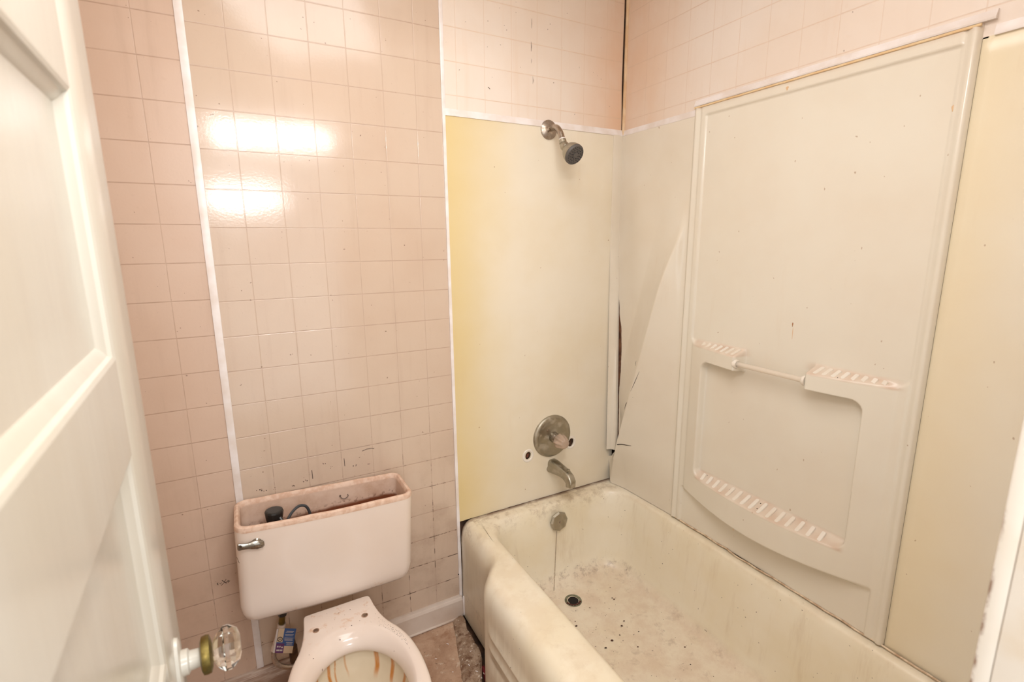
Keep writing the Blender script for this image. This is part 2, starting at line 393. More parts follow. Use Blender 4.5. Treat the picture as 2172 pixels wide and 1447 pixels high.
# underlay sheet with a torn edge beside the tub
edge = []
for i in range(61):
    y = 0.006 - i * 0.0265
    xe = -0.752 - 0.05 * sm(-0.20, -0.34, y) + 0.004 * noise.noise(Vector((y * 40, 1, 0))) if y > -0.5 else -0.83
    edge.append((xe, y))
v = []; f = []
for (xe, y) in edge:
    v += [(XL, y, 0.0), (xe, y, 0.0), (xe, y, -0.03)]
for i in range(len(edge) - 1):
    f += [(3 * i, 3 * i + 3, 3 * i + 4, 3 * i + 1), (3 * i + 1, 3 * i + 4, 3 * i + 5, 3 * i + 2)]
raw('floor_sheet', v, f, M_FLOOR, flo, True, 30)

# baseboard
bb = MB(); prof = [(0.0, 0.0), (-0.016, 0.0), (-0.016, 0.078), (-0.012, 0.086), (-0.008, 0.088), (-0.006, 0.094), (0.0, 0.094)]
bb.rings([[(x, p[0], p[1]) for p in prof] for x in (XL, -1.35, -1.1, -0.9, -0.738)], True, True)
ob = bb.build('baseboard_back', M_BASE, None, True, 20); struct(ob)
qr = MB(); qr.tube([(x, -0.0165, 0.006) for x in (XL, -1.3, -1.0, -0.742)], 0.0045, 8); qr.build('shoe_strip', M_BASE, ob)
# white strips over the board joints
def strip(n, x0, x1, z0, z1, y=-0.004, mat=M_WHITE, jog=None):
    o = MB().box(x0, x1, y, 0.0005, z0, z1, 0.0015, 2).build('trim_%d' % n, mat, None, True, 40); struct(o); return o
strip(1, -1.4535, -1.4335, 0.094, ZC)
strip(2, -0.7530, -0.7405, 1.862, ZC, mat=M_WHITE)
v = MB()   # lower strip leans a little
v.rings([[(-0.7530, -0.006, 1.868), (-0.7430, -0.006, 1.868), (-0.7430, 0.0, 1.868), (-0.7530, 0.0, 1.868)],
         [(-0.7490, -0.006, 0.90), (-0.7385, -0.006, 0.90), (-0.7385, 0.0, 0.90), (-0.7490, 0.0, 0.90)],
         [(-0.7455, -0.006, 0.088), (-0.7340, -0.006, 0.088), (-0.7340, 0.0, 0.088), (-0.7455, 0.0, 0.088)]], True, True)
struct(v.build('trim_3', M_WHITE, None, True, 30))
v = MB().box(-0.7385, -0.7290, -0.022, -0.0165, 0.012, 0.096, 0.001).build('trim_4', M_WHITE, None, True, 40); struct(v)
def mould_y(n, y0, y1, z0, z1, t=0.006, zz=0.0):     # moulding on the right wall
    o = MB(); o.rings([[(0.0005, y0, z0), (-t, y0, z0), (-t * 1.1, y0, z0 + .004), (-t * .5, y0, z1), (0.0005, y0, z1)],
                       [(0.0005, y1, z0 + zz), (-t, y1, z0 + zz), (-t * 1.1, y1, z0 + .004 + zz), (-t * .5, y1, z1 + zz), (0.0005, y1, z1 + zz)]], True, True)
    o = o.build('trim_%d' % n, M_WHITE, None, True, 30); struct(o); return o
o = MB(); o.rings([[(x, -0.0005 + .001, 1.848), (x, -0.007, 1.848), (x, -0.0075, 1.853), (x, -0.003, 1.870), (x, 0.0005, 1.870)] for x in (-0.7430, -0.3, -0.004)], True, True)
struct(o.build('trim_5', M_WHITE, None, True, 30))
mould_y(6, -0.004, -0.366, 1.848, 1.868)
mould_y(7, -0.360, -1.112, 1.876, 1.895, 0.010)
mould_y(8, -1.112, YF, 1.846, 1.866)
# aged corner bead above the surround, and the orange glue line on the centre panel's top
cb = MB().box(-0.0075, 0.001, -0.012, -0.0015, 1.850, ZC, 0.002).build('trim_9', M_TRIM_OLD, None, True, 40); struct(cb)

# ------------------------------------------------------------------ door leaf (five horizontal panels), folded back against the toilet side
DA = Vector((0.0428, -0.99908, 0)); DN = Vector((0.99908, 0.0428, 0)); DP = Vector((-1.502, -0.848, 0))
def D(s, d, z): return DP + DA * s + DN * d + Vector((0, 0, z))
W = 0.650; H = 2.03; TH = 0.035; s0, s1 = 0.137, 0.513; pan = [(0.255, 0.512), (0.613, 0.872), (0.972, 1.231), (1.334, 1.590), (1.692, 1.935)]
door = MB()
def dbox(mb, a, b, d0, d1, z0, z1, bev=0.0015):
    q = MB().box(a, b, d0, d1, z0, z1, bev); mb.add([D(x, y, z) for x, y, z in q.v], q.f)
dbox(door, 0, s0, -TH, 0, 0.01, H); dbox(door, s1, W, -TH, 0, 0.01, H)
zz = [0.01] + [v for p in pan for v in p] + [H]
for i in range(0, len(zz), 2): dbox(door, s0, s1, -TH, 0, zz[i], zz[i + 1], 0.0)
dr = door.build('door_1', M_DOOR, None, True, 30); struct(dr)
for a, b in pan:
    q = MB(); lv = [(0.0, 0.0), (0.004, -0.0015), (0.006, -0.005), (0.013, -0.008), (0.017, -0.0115), (0.020, -0.012), (0.060, -0.012)]
    R = [[D(s0 + i, d, a + i), D(s1 - i, d, a + i), D(s1 - i, d, b - i), D(s0 + i, d, b - i)] for i, d in lv]
    q.rings(R, False, True); q.build('door_panel', M_DOOR, dr, True, 25)
kn = Vector((0, 0, 0))
def K(d): return D(0.062, d, 0.908)
q = MB(); ring = []
for d, r in ((0.0, 1.0), (0.0035, 0.98), (0.005, 0.88)):
    ring.append([D(0.062 + 0.024 * r * math.cos(t) * (1 if abs(math.cos(t)) else 1), d, 0.885 + 0.062 * r * math.sin(t)) for t in [2 * math.pi * i / 40 for i in range(40)]])
q.rings(ring, False, True); plate = q.build('escutcheon_plate', M_DOOR, dr, True, 40)
q = MB(); q.lathe([(0.005, 0.0035), (0.0062, 0.0035)], D(0.062, 0, 0.852), DN, 16)
q2 = MB().box(0.0602, 0.0638, 0.005, 0.0062, 0.834, 0.852); q.add([D(x, y, z) for x, y, z in q2.v], q2.f)
q.build('keyhole', M_DARK, plate)
q = MB(); q.lathe([(0.005, 0.0165), (0.012, 0.016), (0.014, 0.0125), (0.026, 0.0115), (0.030, 0.014)], K(0), DN, 32)
knob = q.build('door_knob', M_DOOR, dr, True, 40); knob['label'] = 'faceted glass knob on a brass collar'
q = MB(); q.lathe([(0.026, 0.018), (0.028, 0.0235), (0.033, 0.0245), (0.037, 0.0235), (0.039, 0.017)], K(0), DN, 40); q.build('collar', M_BRASS, knob, True, 40)
q = MB(); q.lathe([(0.040, 0.012), (0.045, 0.021), (0.053, 0.0285), (0.060, 0.0285), (0.070, 0.021), (0.073, 0.012)], K(0), DN, 12); q.build('glass_grip', M_GLASS, knob, False)

# door casing by the tub end, jambs and head
cs = MB().box(-0.820, -0.760, -1.4815, -1.468, 0.0, 2.11, 0.002).box(-1.5, -1.49, -1.4815, -1.468, 0.0, 2.11).box(-1.49, -0.8205, -1.4815, -1.468, 2.045, 2.11, 0.002)
o = cs.build('trim_10', M_CASING, None, True, 40); struct(o)
cs = MB().box(-0.8205, -0.806, -1.605, -1.4816, 0, 2.045, 0.001).box(-1.512, -1.500, -1.605, -1.4816, 0, 2.045, 0.001).box(-1.500, -0.8206, -1.605, -1.4816, 2.033, 2.045)
cs.box(-0.832, -0.8206, -1.580, -1.545, 0, 2.032, 0.001)
struct(cs.build('trim_11', M_CASING, None, True, 40))

# ------------------------------------------------------------------ added lamps, out of view, for the light and tile reflections
cl = thing('added_ceiling_light', 'added unseen white ceiling light standing in for bounced flash', 'lamp', (-1.05, -0.95, ZC))
MB().box(-1.37, -0.47, -1.30, -0.60, ZC - .030, ZC, 0.004).build('housing', M_WHITE, cl, True, 40)
vl = thing('added_door_light', 'added unseen tube light under the door head, for the tile highlight', 'lamp', (-1.165, YF, 1.985))
MB().box(-1.48, -0.85, YF + .014, YF + .055, 1.905, 2.043, 0.004).build('housing', M_WHITE, vl, True, 40)
q = MB(); q.tube([(-1.46, YF + .064, 1.985), (-0.87, YF + .064, 1.985)], 0.008, 16); q.build('tube', emit('fill_tube', (1, .97, .94, 1), 6), vl)  # glowing tube of the added door-head light
hl = thing('added_hall_light', 'added unseen white box light in the hall, for the small tile highlight', 'lamp', (-1.285, -2.66, 1.765))
MB().box(-1.55, -1.02, -2.70, -2.61, 1.69, 1.84, 0.004).build('housing', M_WHITE, hl, True, 40)

# ------------------------------------------------------------------ shower surround
# back panel with two cut-outs
def poly_panel(name, outer, holes, y0, y1, mat, parent):
    co = [Vector(p) for p in outer]; ed = [(i, (i + 1) % len(outer)) for i in range(len(outer))]
    for h in holes:
        b = len(co); co += [Vector(p) for p in h]; ed += [(b + i, b + (i + 1) % len(h)) for i in range(len(h))]
    vv, ee, ff, *_ = delaunay_2d_cdt(co, ed, [], 0, 1e-6)
    def inside(p, h):
        c = False; j = len(h) - 1
        for i in range(len(h)):
            if (h[i][1] > p.y) != (h[j][1] > p.y) and p.x < (h[j][0] - h[i][0]) * (p.y - h[i][1]) / (h[j][1] - h[i][1]) + h[i][0]: c = not c
            j = i
        return c
    F = []
    for q in ff:
        ce = sum((vv[i] for i in q), Vector((0, 0))) / len(q)
        if inside(ce, outer) and not any(inside(ce, h) for h in holes): F.append(tuple(q))
    V = [(p.x, y1, p.y) for p in vv]; n = len(V)
    for loop in [outer] + holes:
        m = len(loop); b = len(V); V += [(p[0], y1, p[1]) for p in loop] + [(p[0], y0, p[1]) for p in loop]
        F += [(b + i, b + (i + 1) % m, b + m + (i + 1) % m, b + m + i) for i in range(m)]
    return raw(name, V, F, mat, parent, False)
def ell(cx, cz, a, b, rot=0, n=28):
    return [(cx + a * math.cos(t) * math.cos(rot) - b * math.sin(t) * math.sin(rot), cz + a * math.cos(t) * math.sin(rot) + b * math.sin(t) * math.cos(rot)) for t in [2 * math.pi * i / n for i in range(n)]]
bp = thing('back_surround_panel', 'yellowed smooth plastic panel behind the shower head and tub faucet', 'wall panel', (-0.37, 0, 0.41))
bot = [(-0.7425 + 0.739 * i / 30, 0.4065 + 0.0015 * noise.noise(Vector((i * .7, 5, 1)))) for i in range(31)]
top = [(-0.0035, 1.851), (-0.7425, 1.851)]
poly_panel('sheet', bot + top, [ell(-0.434, 0.607, 0.0125, 0.016, -0.25), ell(-0.226, 0.620, 0.013, 0.019, -0.3)], 0.0, -0.004, M_BACKP, bp)
for (cx, cz, a, b) in ((-0.434, 0.607, 0.026, 0.028), (-0.226, 0.620, 0.025, 0.029)):
    q = MB(); R = []
    for k, (s_, d) in enumerate(((0.62, -.0042), (0.70, -.0062), (0.92, -.0062), (1.0, -.0042))):
        R.append([(x, d, z) for x, z in ell(cx, cz, a * s_, b * s_, -.2, 32)])
    q.rings(R); q.build('hole_rim', M_CREAM, bp)
q = MB(); q.tube([(-0.434, 0.006, 0.597), (-0.430, 0.006, 0.612)], 0.005, 8); q.build('old_stem', simple('rust', S('6b3a26'), 0.7), bp)
# corner cover strip, bowed away from the wall at the bottom and broken off
ct = MB(); R = []
for i in range(41):
    z = 1.850 - (1.850 - 0.556) * i / 40
    b = min(1, max(0, (1.42 - z) / 0.86)); b = b ** 0.9; xl = -0.049 + 0.004 * b; xr = -0.0025 - 0.004 * b; yr = -0.006 - 0.037 * b; yl = -0.0045 - 0.012 * b
    zz_ = z + (0.006 * noise.noise(Vector((3, 3, 3))) if i == 40 else 0)
    R.append([(xl, yl + .0, zz_), (xl + .0015, yl - .003, zz_), (xl + .018, yl - .0035 - .006 * b, zz_), (xr - .012, yr - .001, zz_), (xr, yr, zz_ - (0.004 if i == 40 else 0)), (xr, yr + .0018, zz_), (xr - .014, yr + .001, zz_), (xl + .018, yl - .0015 - .006 * b, zz_)])
ct.rings(R, True, True); cto = ct.build('corner_cover_strip', M_NARROW, None, True, 40)
tag(cto, 'cream corner strip, bowed out and snapped at its bottom, in the tub corner', 'trim strip')

def height_panel(name, u0, u1, z0, z1, du, dz, hf, mat, parent, stain=None, zfun=None, ufun=None, free=False):
    nu = int(round((u1 - u0) / du)); nz = int(round((z1 - z0) / dz)); V = []; St = []
    for j in range(nz + 1):
        for i in range(nu + 1):
            u = u0 + (u1 - u0) * i / nu; z = z0 + (z1 - z0) * j / nz
            h = hf(u, z)
            if (i in (0, nu) or j in (0, nz)) and not free: h = 0.0
            uu = ufun(u, z) if ufun else u; z2 = zfun(u, z) if zfun else z
            V.append((-h, -uu, z2)); St.append(stain(u, z) if stain else 0)
    F = [(j * (nu + 1) + i, j * (nu + 1) + i + 1, (j + 1) * (nu + 1) + i + 1, (j + 1) * (nu + 1) + i) for j in range(nz) for i in range(nu)]
    o = raw(name, V, F, mat, parent, True, None)
    if stain:
        a = o.data.attributes.new('stain', 'FLOAT', 'POINT'); a.data.foreach_set('value', St)
    return o

# narrow creased panel
def lerp_tab(tab, z):
    if z <= tab[0][0]: return tab[0][1]
    for (a, va), (b, vb) in zip(tab[:-1], tab[1:]):
        if z <= b: t = (z - a) / (b - a); t = t * t * (3 - 2 * t); return va + (vb - va) * t
    return tab[-1][1]
CREASE = lambda z: 0.088 + (z - 0.60) * 0.295
EDGE = [(0.405, 0.040), (0.425, 0.034), (0.448, 0.023), (0.475, 0.009), (0.510, 0.002), (0.528, 0.028), (0.555, 0.048), (0.59, 0.050), (0.67, 0.044), (0.80, 0.041), (0.90, 0.045), (1.00, 0.045), (1.08, 0.040), (1.16, 0.024), (1.30, 0.004), (1.85, 0.003)]
def u_narrow(u, z):
    E = lerp_tab(EDGE, z) + 0.0012 * noise.noise(Vector((z * 70, 2, 2))) * sm(1.2, 1.1, z)
    return E + (u - 0.003) * (0.13 - E) / 0.127 if u < 0.13 else u
def h_at(u, z):
    uc = CREASE(z); d = u - uc; base = 0.005
    amp = 0.052 * sm(1.62, 1.25, z) * (0.35 + 0.65 * sm(0.42, 0.62, z))
    if d > 0: r = max(0.0, 1 - d / max(0.05, 0.362 - uc)) ** 1.15
    else: r = max(0.0, 1 + d / (0.135 if z > .9 else 0.135 - .09 * sm(.9, .6, z))) ** 1.25
    low = 0.014 * sm(0.575, 0.53, z) * sm(0.12, 0.02, u)
    bow = 0.012 * math.exp(-((u - 0.13) / 0.07) ** 2) * math.exp(-((z - 1.50) / 0.20) ** 2)
    return base + amp * r * sm(0.0, 0.03, 0.365 - u) + low + bow
def h_narrow(u, z): return h_at(u_narrow(u, z), z)
npn = thing('narrow_surround_panel', 'narrow creased cream panel, cracked, in the corner by the tub faucet', 'wall panel', (0, -0.18, 0.41))
height_panel('sheet', 0.003, 0.368, 0.4068, 1.849, 0.0035, 0.006, h_narrow, M_NARROW, npn, ufun=u_narrow, free=True)
M_CRACK = simple('crack', S('2a1c14'), 0.9)
def crack(pts, r):
    P = spline([(-h_at(u, z) - 0.0002, -u, z) for u, z in pts], 6); q = MB(); q.tube(P, lambda t: r * (0.25 + 0.75 * math.sin(math.pi * min(max(t, .06), .94))), 6); return q
crack([(0.205, 0.950), (0.186, 0.905), (0.166, 0.861)], 0.0010).build('crack', M_CRACK, npn)
crack([(0.176, 0.839), (0.142, 0.805), (0.130, 0.783), (0.121, 0.767)], 0.0010).build('crack', M_CRACK, npn)
crack([(0.178, 0.986), (0.177, 0.966)], 0.0008).build('crack', M_CRACK, npn)
crack([(0.062, 0.588), (0.078, 0.597), (0.100, 0.610), (0.122, 0.618), (0.145, 0.622), (0.166, 0.626)], 0.0020).build('crack', M_CRACK, npn)
# slit behind the corner: brown lath visible
q = MB().box(-0.001, 0.007, -0.058, 0.006, 0.60, 1.20).build('exposed_lath', simple('lath', S('7a5138'), 0.9, c2=S('4a2e20'), nscale=30, bumpk=.6), wr, False)
# centre panel with moulded shelves
U0, U1, Z0, Z1 = 0.365, 1.092, 0.4085, 1.872
def rbox(u, z, a, b, c, d, r):
    cx, cz = (a + b) / 2, (c + d) / 2; qx, qz = abs(u - cx) - (b - a) / 2 + r, abs(z - cz) - (d - c) / 2 + r
    return math.hypot(max(qx, 0), max(qz, 0)) + min(max(qx, qz), 0) - r
def Hf(u):
    t = (u - 0.415) / (1.045 - 0.415)
    return 0.013 + (0.050 * math.sin(math.pi * min(max(t, 0), 1)) ** 0.85 if 0 < t < 1 else 0)
BK = 0.006
def h_center(u, z):
    h = 0.012
    # bead and groove near the edges
    e = min(u - U0, U1 - u); h += 0.004 * math.exp(-((e - 0.010) / 0.005) ** 2) - 0.003 * math.exp(-((e - 0.024) / 0.004) ** 2)
    # upper recess
    d = rbox(u, z, 0.412, 1.064, 1.095, 1.842, 0.030) if z < 1.3 else rbox(u, z, 0.412, 1.064, 1.0, 1.842, 0.004)
    h = h + (BK - h) * sm(0.003, -0.003, d)
    # lower recess
    d = rbox(u, z, 0.408, 1.048, 0.30, 0.556, 0.012); h = h + (BK - h) * sm(0.003, -0.003, d)
    # bowed frame
    ft = sm(0.412, 0.424, u) * sm(1.062, 1.040, u); top = sm(1.113, 1.090, z); lip = 0.553 - 0.022 * math.sin(math.pi * min(1, max(0, (u - 0.41) / 0.64)))
    fr = sm(lip - 0.016, lip + 0.004, z) * top * ft
    h = h + (Hf(u) - h) * fr if Hf(u) > h else h
    # niche under the shelves, open between the two blocks
    d1 = rbox(u, z, 0.478, 0.978, 0.628, 1.043, 0.028)
    if z < 0.8:   # sloping ledge
        side = rbox(u, z, 0.478, 0.978, 0.628, 1.2, 0.028); k = sm(0.005, -0.005, side) * min(1, max(0, (z - 0.622) / 0.024))
    else: k = sm(0.004, -0.004, d1)
    d2 = rbox(u, z, 0.622, 0.840, 0.95, 1.25, 0.004); k = max(k, sm(0.004, -0.004, d2))
    return h + (BK - h) * k
def st_center(u, z):
    a = sm(0.618, 0.627, z) * sm(0.654, 0.644, z) * sm(0.475, 0.49, u) * sm(0.985, 0.97, u)
    b = sm(1.086, 1.093, z) * sm(1.118, 1.106, z) * (sm(0.42, 0.44, u) * sm(0.655, 0.60, u) + sm(0.80, 0.85, u) * sm(1.066, 1.03, u))
    c = 0.5 * sm(1.858, 1.868, z)
    n = 0.65 + 0.5 * noise.noise(Vector((u * 30, z * 60, 1)))
    return min(1, max(a, b, c) * n)
cp = thing('moulded_surround_panel', 'large cream moulded panel with soap shelves and niche over the tub', 'wall panel', (0, -0.73, 0.41))
height_panel('sheet', U0, U1, Z0, Z1, 0.003, 0.003, h_center, M_CENTER, cp, stain=st_center)
def rib(u, lo, zf, zb, slant=0.0):
    H_ = Hf(u) - 0.006; a = Vector((-H_, -u, zf + .0035)); b = Vector((-(BK + 0.006), -(u + slant), zb)); dv = (b - a); n = Vector((-(b.z - a.z), 0, (b.x - a.x))).normalized()
    if n.z < 0: n = -n
    sd = dv.cross(n).normalized(); R = []
    for t in (0, .03, .08, .92, .97, 1):
        w_ = 0.0062 * (0.45 if t in (0, 1) else (0.8 if t in (.03, .97) else 1)); p = a + dv * t
        R.append([p + sd * w_, p + sd * w_ * .8 + n * .0026, p - sd * w_ * .8 + n * .0026, p - sd * w_, p - n * .002])
    return MB().rings(R, True, True)
for i in range(15):
    rib(0.512 + i * 0.0292, 0, 0.622, 0.6445).build('drain_rib', M_CREAM, cp)
for i in range(7): rib(0.468 + i * 0.0225, 0, 1.0895, 1.107, 0.004).build('drain_rib', M_CREAM, cp)
for i in range(8): rib(0.862 + i * 0.0215, 0, 1.0895, 1.107, 0.004).build('drain_rib', M_CREAM, cp)
rod = MB(); rod.tube([(-0.044, -0.612, 1.0685), (-0.044, -0.852, 1.0685)], 0.0078, 20); rod = rod.build('towel_rod', M_ROD, cp)
for y, s_ in ((-0.615, 1), (-0.8415, -1)):
    q = MB(); q.lathe([(0, 0.015), (0.006, 0.0145), (0.010, 0.012), (0.010, 0.0085)], (-0.044, y, 1.0685), (0, -s_, 0), 24, cap1=False); q.build('rod_collar', M_CREAM, cp)
# glue line on the top edge
q = MB(); q.tube([(-0.013 + .001 * noise.noise(Vector((i, 0, 0))), -U0 - (U1 - U0) * i / 40, 1.871 + .0012 * noise.noise(Vector((i * .6, 3, 0)))) for i in range(41)], 0.003, 6)
q.build('glue_bead', simple('old_glue', S('e6cba2'), 0.5, c2=S('dfbd90'), nscale=30), cp)

rp = thing('side_surround_panel', 'flat yellowish cream panel right of the moulded shelf panel', 'wall panel', (0, -1.29, 0.41))
height_panel('sheet', 1.0925, 1.4815, 0.4075, 1.848, 0.01, 0.02, lambda u, z: 0.0055 + 0.003 * math.exp(-((u - 1.104) / 0.005) ** 2), M_RIGHTP, rp)

# small gnats / marks on the shelves (loose bits)
q = MB()
for (u, z, r) in ((0.866, 1.0995, .0022), (0.918, 1.0925, .0028), (0.69, 0.6335, .0018), (0.73, 0.639, .0018), (0.735, 0.630, .002), (0.52, 0.641, .0013), (0.62, 0.636, .0013)):
    hh = Hf(u) - (Hf(u) - BK) * ((z - 1.0895) / .0175 if z > 1 else (z - .622) / .0225)
    q.lathe([(0, r * .6), (r * .5, r), (r, r * .3)], (-hh, -u, z + .0008), (0.1, 0, 1), 8)
o = q.build('debris', M_CRACK); tag(o, 'tiny black crumbs lying on the moulded shelf ledges', 'debris', kind='stuff')

# ------------------------------------------------------------------ bathtub
tub = thing('bathtub', 'worn cream enamel bathtub, dirty inside, against the right wall', 'bathtub', (-0.37, -0.74, 0))
Kn = 640; cx0, cy0 = -0.37, -0.741
def xl(y): return -0.733 - 0.070 * sm(-0.235, -0.365, y)
def ray_rr(th, x0, x1, y0, y1, r):
    # distance along direction th from (cx0,cy0) to rounded rect; bisection
    dx, dy = math.cos(th), math.sin(th); lo, hi = 0.0, 2.0
    cx, cy, hx, hy = (x0 + x1) / 2, (y0 + y1) / 2, (x1 - x0) / 2, (y1 - y0) / 2
    for _ in range(26):
        m = (lo + hi) / 2; px, py = abs(cx0 + dx * m - cx) - hx + r, abs(cy0 + dy * m - cy) - hy + r
        dd = math.hypot(max(px, 0), max(py, 0)) + min(max(px, py), 0) - r
        if dd < 0: lo = m
        else: hi = m
    return cx0 + dx * lo, cy0 + dy * lo
# angles spaced evenly along the outer perimeter
def perim(n):
    x0, x1, y0, y1 = -0.803, -0.0035, -1.480, -0.004; P = []; L_ = 2 * ((x1 - x0) + (y1 - y0))
    for i in range(n):
        t = L_ * i / n
        if t < x1 - x0: p = (x0 + t, y1)
        elif t < (x1 - x0) + (y1 - y0): p = (x1, y1 - (t - (x1 - x0)))
        elif t < 2 * (x1 - x0) + (y1 - y0): p = (x1 - (t - (x1 - x0) - (y1 - y0)), y0)
        else: p = (x0, y0 + (t - 2 * (x1 - x0) - (y1 - y0)))
        P.append(math.atan2(p[1] - cy0, p[0] - cx0))
    return P
TH_ = perim(Kn)
def ring_out(o, z, r=0.004, band=0.0):
    out = []
    for th in TH_:
        x, y = ray_rr(th, -0.803, -0.0035, -1.480, -0.004, max(r, 0.002))
        lim = xl(y) + o
        if x < -0.5:
            x = -0.5 + (x + 0.5) * (lim + 0.5) / (-0.803 + 0.5)
            x -= band * sm(-0.375, -0.42, y) * sm(-0.72, -0.78, x)
        out.append((x, y, z))
    return out
def ring_in(i, z, r, dz=0.0):
    return [(*ray_rr(th, -0.660 + i, -0.030 - i * .75, -1.42 + i * 1.6, -0.060 - i * 1.05, max(r, .01)), z) for th in TH_]
rings = []
for z, b in ((0.004, 0), (0.10, 0), (0.15, 0), (0.158, -.004), (0.165, 0), (0.188, 0.0), (0.194, .0045), (0.200, .0045), (0.208, 0), (0.236, 0), (0.243, .0045), (0.250, .0045), (0.258, 0), (0.30, 0), (0.345, 0)):
    rings.append(ring_out(0.0, z, .004, b))
rings += [ring_out(0.003, 0.366), ring_out(0.010, 0.383), ring_out(0.019, 0.395), ring_out(0.030, 0.4025), ring_out(0.042, 0.405)]
rings += [ring_in(-0.020, 0.4050, 0.12), ring_in(-0.006, 0.4045, 0.12), ring_in(0.001, 0.4015, .12), ring_in(0.006, 0.396, .12), ring_in(0.011, 0.380, .12), ring_in(0.018, 0.34, .125), ring_in(0.024, 0.28, .13),
          ring_in(0.031, 0.20, .135), ring_in(0.039, 0.14, .14), ring_in(0.047, 0.110, .14), ring_in(0.060, 0.093, .14), ring_in(0.078, 0.083, .14), ring_in(0.11, 0.078, .12), ring_in(0.17, 0.076, .10), ring_in(0.25, 0.075, .06)]
q = MB(); q.rings(rings, False, True); sh = q.build('shell', M_ENAMEL, tub, True, 60)
# overflow plate and chain
oc = Vector((-0.342, -0.0905, 0.338)); on = Vector((0, -1, 0.10)).normalized()
q = MB(); q.lathe([(0, 0.040), (0.004, 0.041), (0.0095, 0.034), (0.0115, 0.0)], oc, on, 8, cap1=False); ov = q.build('overflow_plate', M_SCALE, tub, False)
q = MB(); q.lathe([(0.011, 0.005), (0.014, 0.004), (0.0145, 0.0)], oc, on, 16); q.build('screw', M_NICKEL, ov)
q = MB(); cpts = spline([(-0.3571, -0.1, 0.3), (-0.3632, -0.104, 0.22), (-0.3724, -0.113, 0.15), (-0.3857, -0.13, 0.116), (-0.4005, -0.15, 0.1), (-0.4114, -0.165, 0.094)], 12)
acc = 0; last = None; nb = 0
Ld = []
for a, b in zip(cpts[:-1], cpts[1:]):
    L_ = (b - a).length; k = 0
    while acc <= L_:
        Ld.append(a + (b - a) * (acc / L_)); acc += 0.0044
    acc -= L_
for p in Ld: q.lathe([(-.0018, .0006), (-.0009, .0017), (.0009, .0017), (.0018, .0006)], p, (0, 0, 1), 6)
q.build('plug_chain', M_NICKEL, tub)
dc = (-0.363, -0.228, 0.0745)
q = MB(); q.lathe([(0.0, 0.034), (0.0035, 0.033), (0.0045, 0.028), (0.002, 0.022), (-0.012, 0.019)], dc, (0, 0, 1), 36, cap0=False, cap1=False); dn = q.build('drain', simple('corroded_drain', S('8f927e'), 0.4, 0.5, S('6c6a58'), 40), tub)
q = MB(); q.lathe([(0.0, 0.0205), (0.0026, 0.0205)], (dc[0], dc[1], dc[2]), (0, 0, 1), 24); q.build('drain_hole', M_DARK, dn)
q = MB()
for k in range(7):
    a = 3.3 + .35 * k; q.lathe([(0, .004), (.002, .005), (.004, .002)], (dc[0] + .029 * math.cos(a), dc[1] + .026 * math.sin(a), dc[2] + .003), (0, 0, 1), 7)
q.build('rust_lump', simple('dark_rust', S('4e241a'), 0.8), dn)
# crumbs in the tub
q = MB(); rnd = random.Random(3)
def crumb(x, y, z, r):
    a0 = rnd.random() * 6; q.add([(x + r * rnd.uniform(.6, 1.2) * math.cos(a0 + 6.283 * k / 6), y + r * rnd.uniform(.5, 1.1) * math.sin(a0 + 6.283 * k / 6), z) for k in range(6)] + [(x, y, z + r * .6)], [(k, (k + 1) % 6, 6) for k in range(6)])
spots = [(-0.285, -0.42, .004), (-0.262, -0.405, .003), (-0.40, -0.47, .0035), (-0.36, -0.455, .0045), (-0.32, -0.45, .0025), (-0.22, -0.30, .0035), (-0.222, -0.29, .0025), (-0.33, -0.29, .002), (-0.19, -0.24, .002),
         (-0.43, -0.34, .0045), (-0.42, -0.32, .0025), (-0.30, -0.52, .003), (-0.27, -0.33, .0015), (-0.37, -0.38, .0015), (-0.45, -0.43, .002), (-0.25, -0.47, .002), (-0.16, -0.6, .003), (-0.2, -0.66, .002)]
for x, y, r in spots: crumb(x, y, 0.0765, r * 1.25)
for _ in range(70):
    crumb(rnd.uniform(-0.50, -0.15), rnd.uniform(-0.8, -0.2), 0.0768, rnd.uniform(.0006, .0018))
o = q.build('crumbs', simple('crumb', S('5a3626'), 0.9, c2=S('2e1d16'), nscale=60)); tag(o, 'dark rust crumbs scattered over the bathtub floor', 'debris', kind='stuff')
# caulk bead along the right wall
q = MB(); q.tube([(-0.008 + .0025 * noise.noise(Vector((i * .35, 1, 1))) - (0.004 if 18 < i < 30 else 0), -0.37 - 1.10 * i / 80, 0.4115 + .0025 * noise.noise(Vector((i * .3, 7, 1)))) for i in range(81)], 0.0028, 6)
o = q.build('caulk_bead', M_CAULK); tag(o, 'wavy cream caulk bead between tub rim and shelf panel', 'caulk')

# ------------------------------------------------------------------ shower head, valve, spout
X = -0.348
sh = thing('shower_fixture', 'brushed nickel shower head with grey face, high on the tub wall', 'shower head', (X, 0, 1.84))
q = MB(); q.lathe([(0.0, 0.0335), (0.004, 0.033), (0.008, 0.028), (0.013, 0.017), (0.014, 0.012)], (X, -0.0045, 1.84), (0, -1, 0), 48); q.build('wall_flange', M_NICKEL, sh)
q = MB(); q.tube(spline([(X, -0.012, 1.842), (X, -0.036, 1.842), (X, -0.060, 1.836), (X, -0.079, 1.818), (X, -0.090, 1.799), (X, -0.094, 1.792)], 8), 0.0105, 20); q.build('shower_arm', M_NICKEL, sh)
ax = Vector((0.10, -0.80, -0.55)).normalized()
p0 = Vector((X, -0.092, 1.795)); d0 = Vector((0, -.35, -.90)).normalized()
q = MB(); q.lathe([(0, .0112), (.005, .0112)], p0, d0, 24); q.build('thread_tape', M_WHITE, sh)
q = MB(); q.lathe([(0.004, .0125), (.016, .0135), (.018, .011), (.026, .0125)], p0, d0, 24); q.build('collar', M_SCALE, sh)
ball = p0 + d0 * 0.024
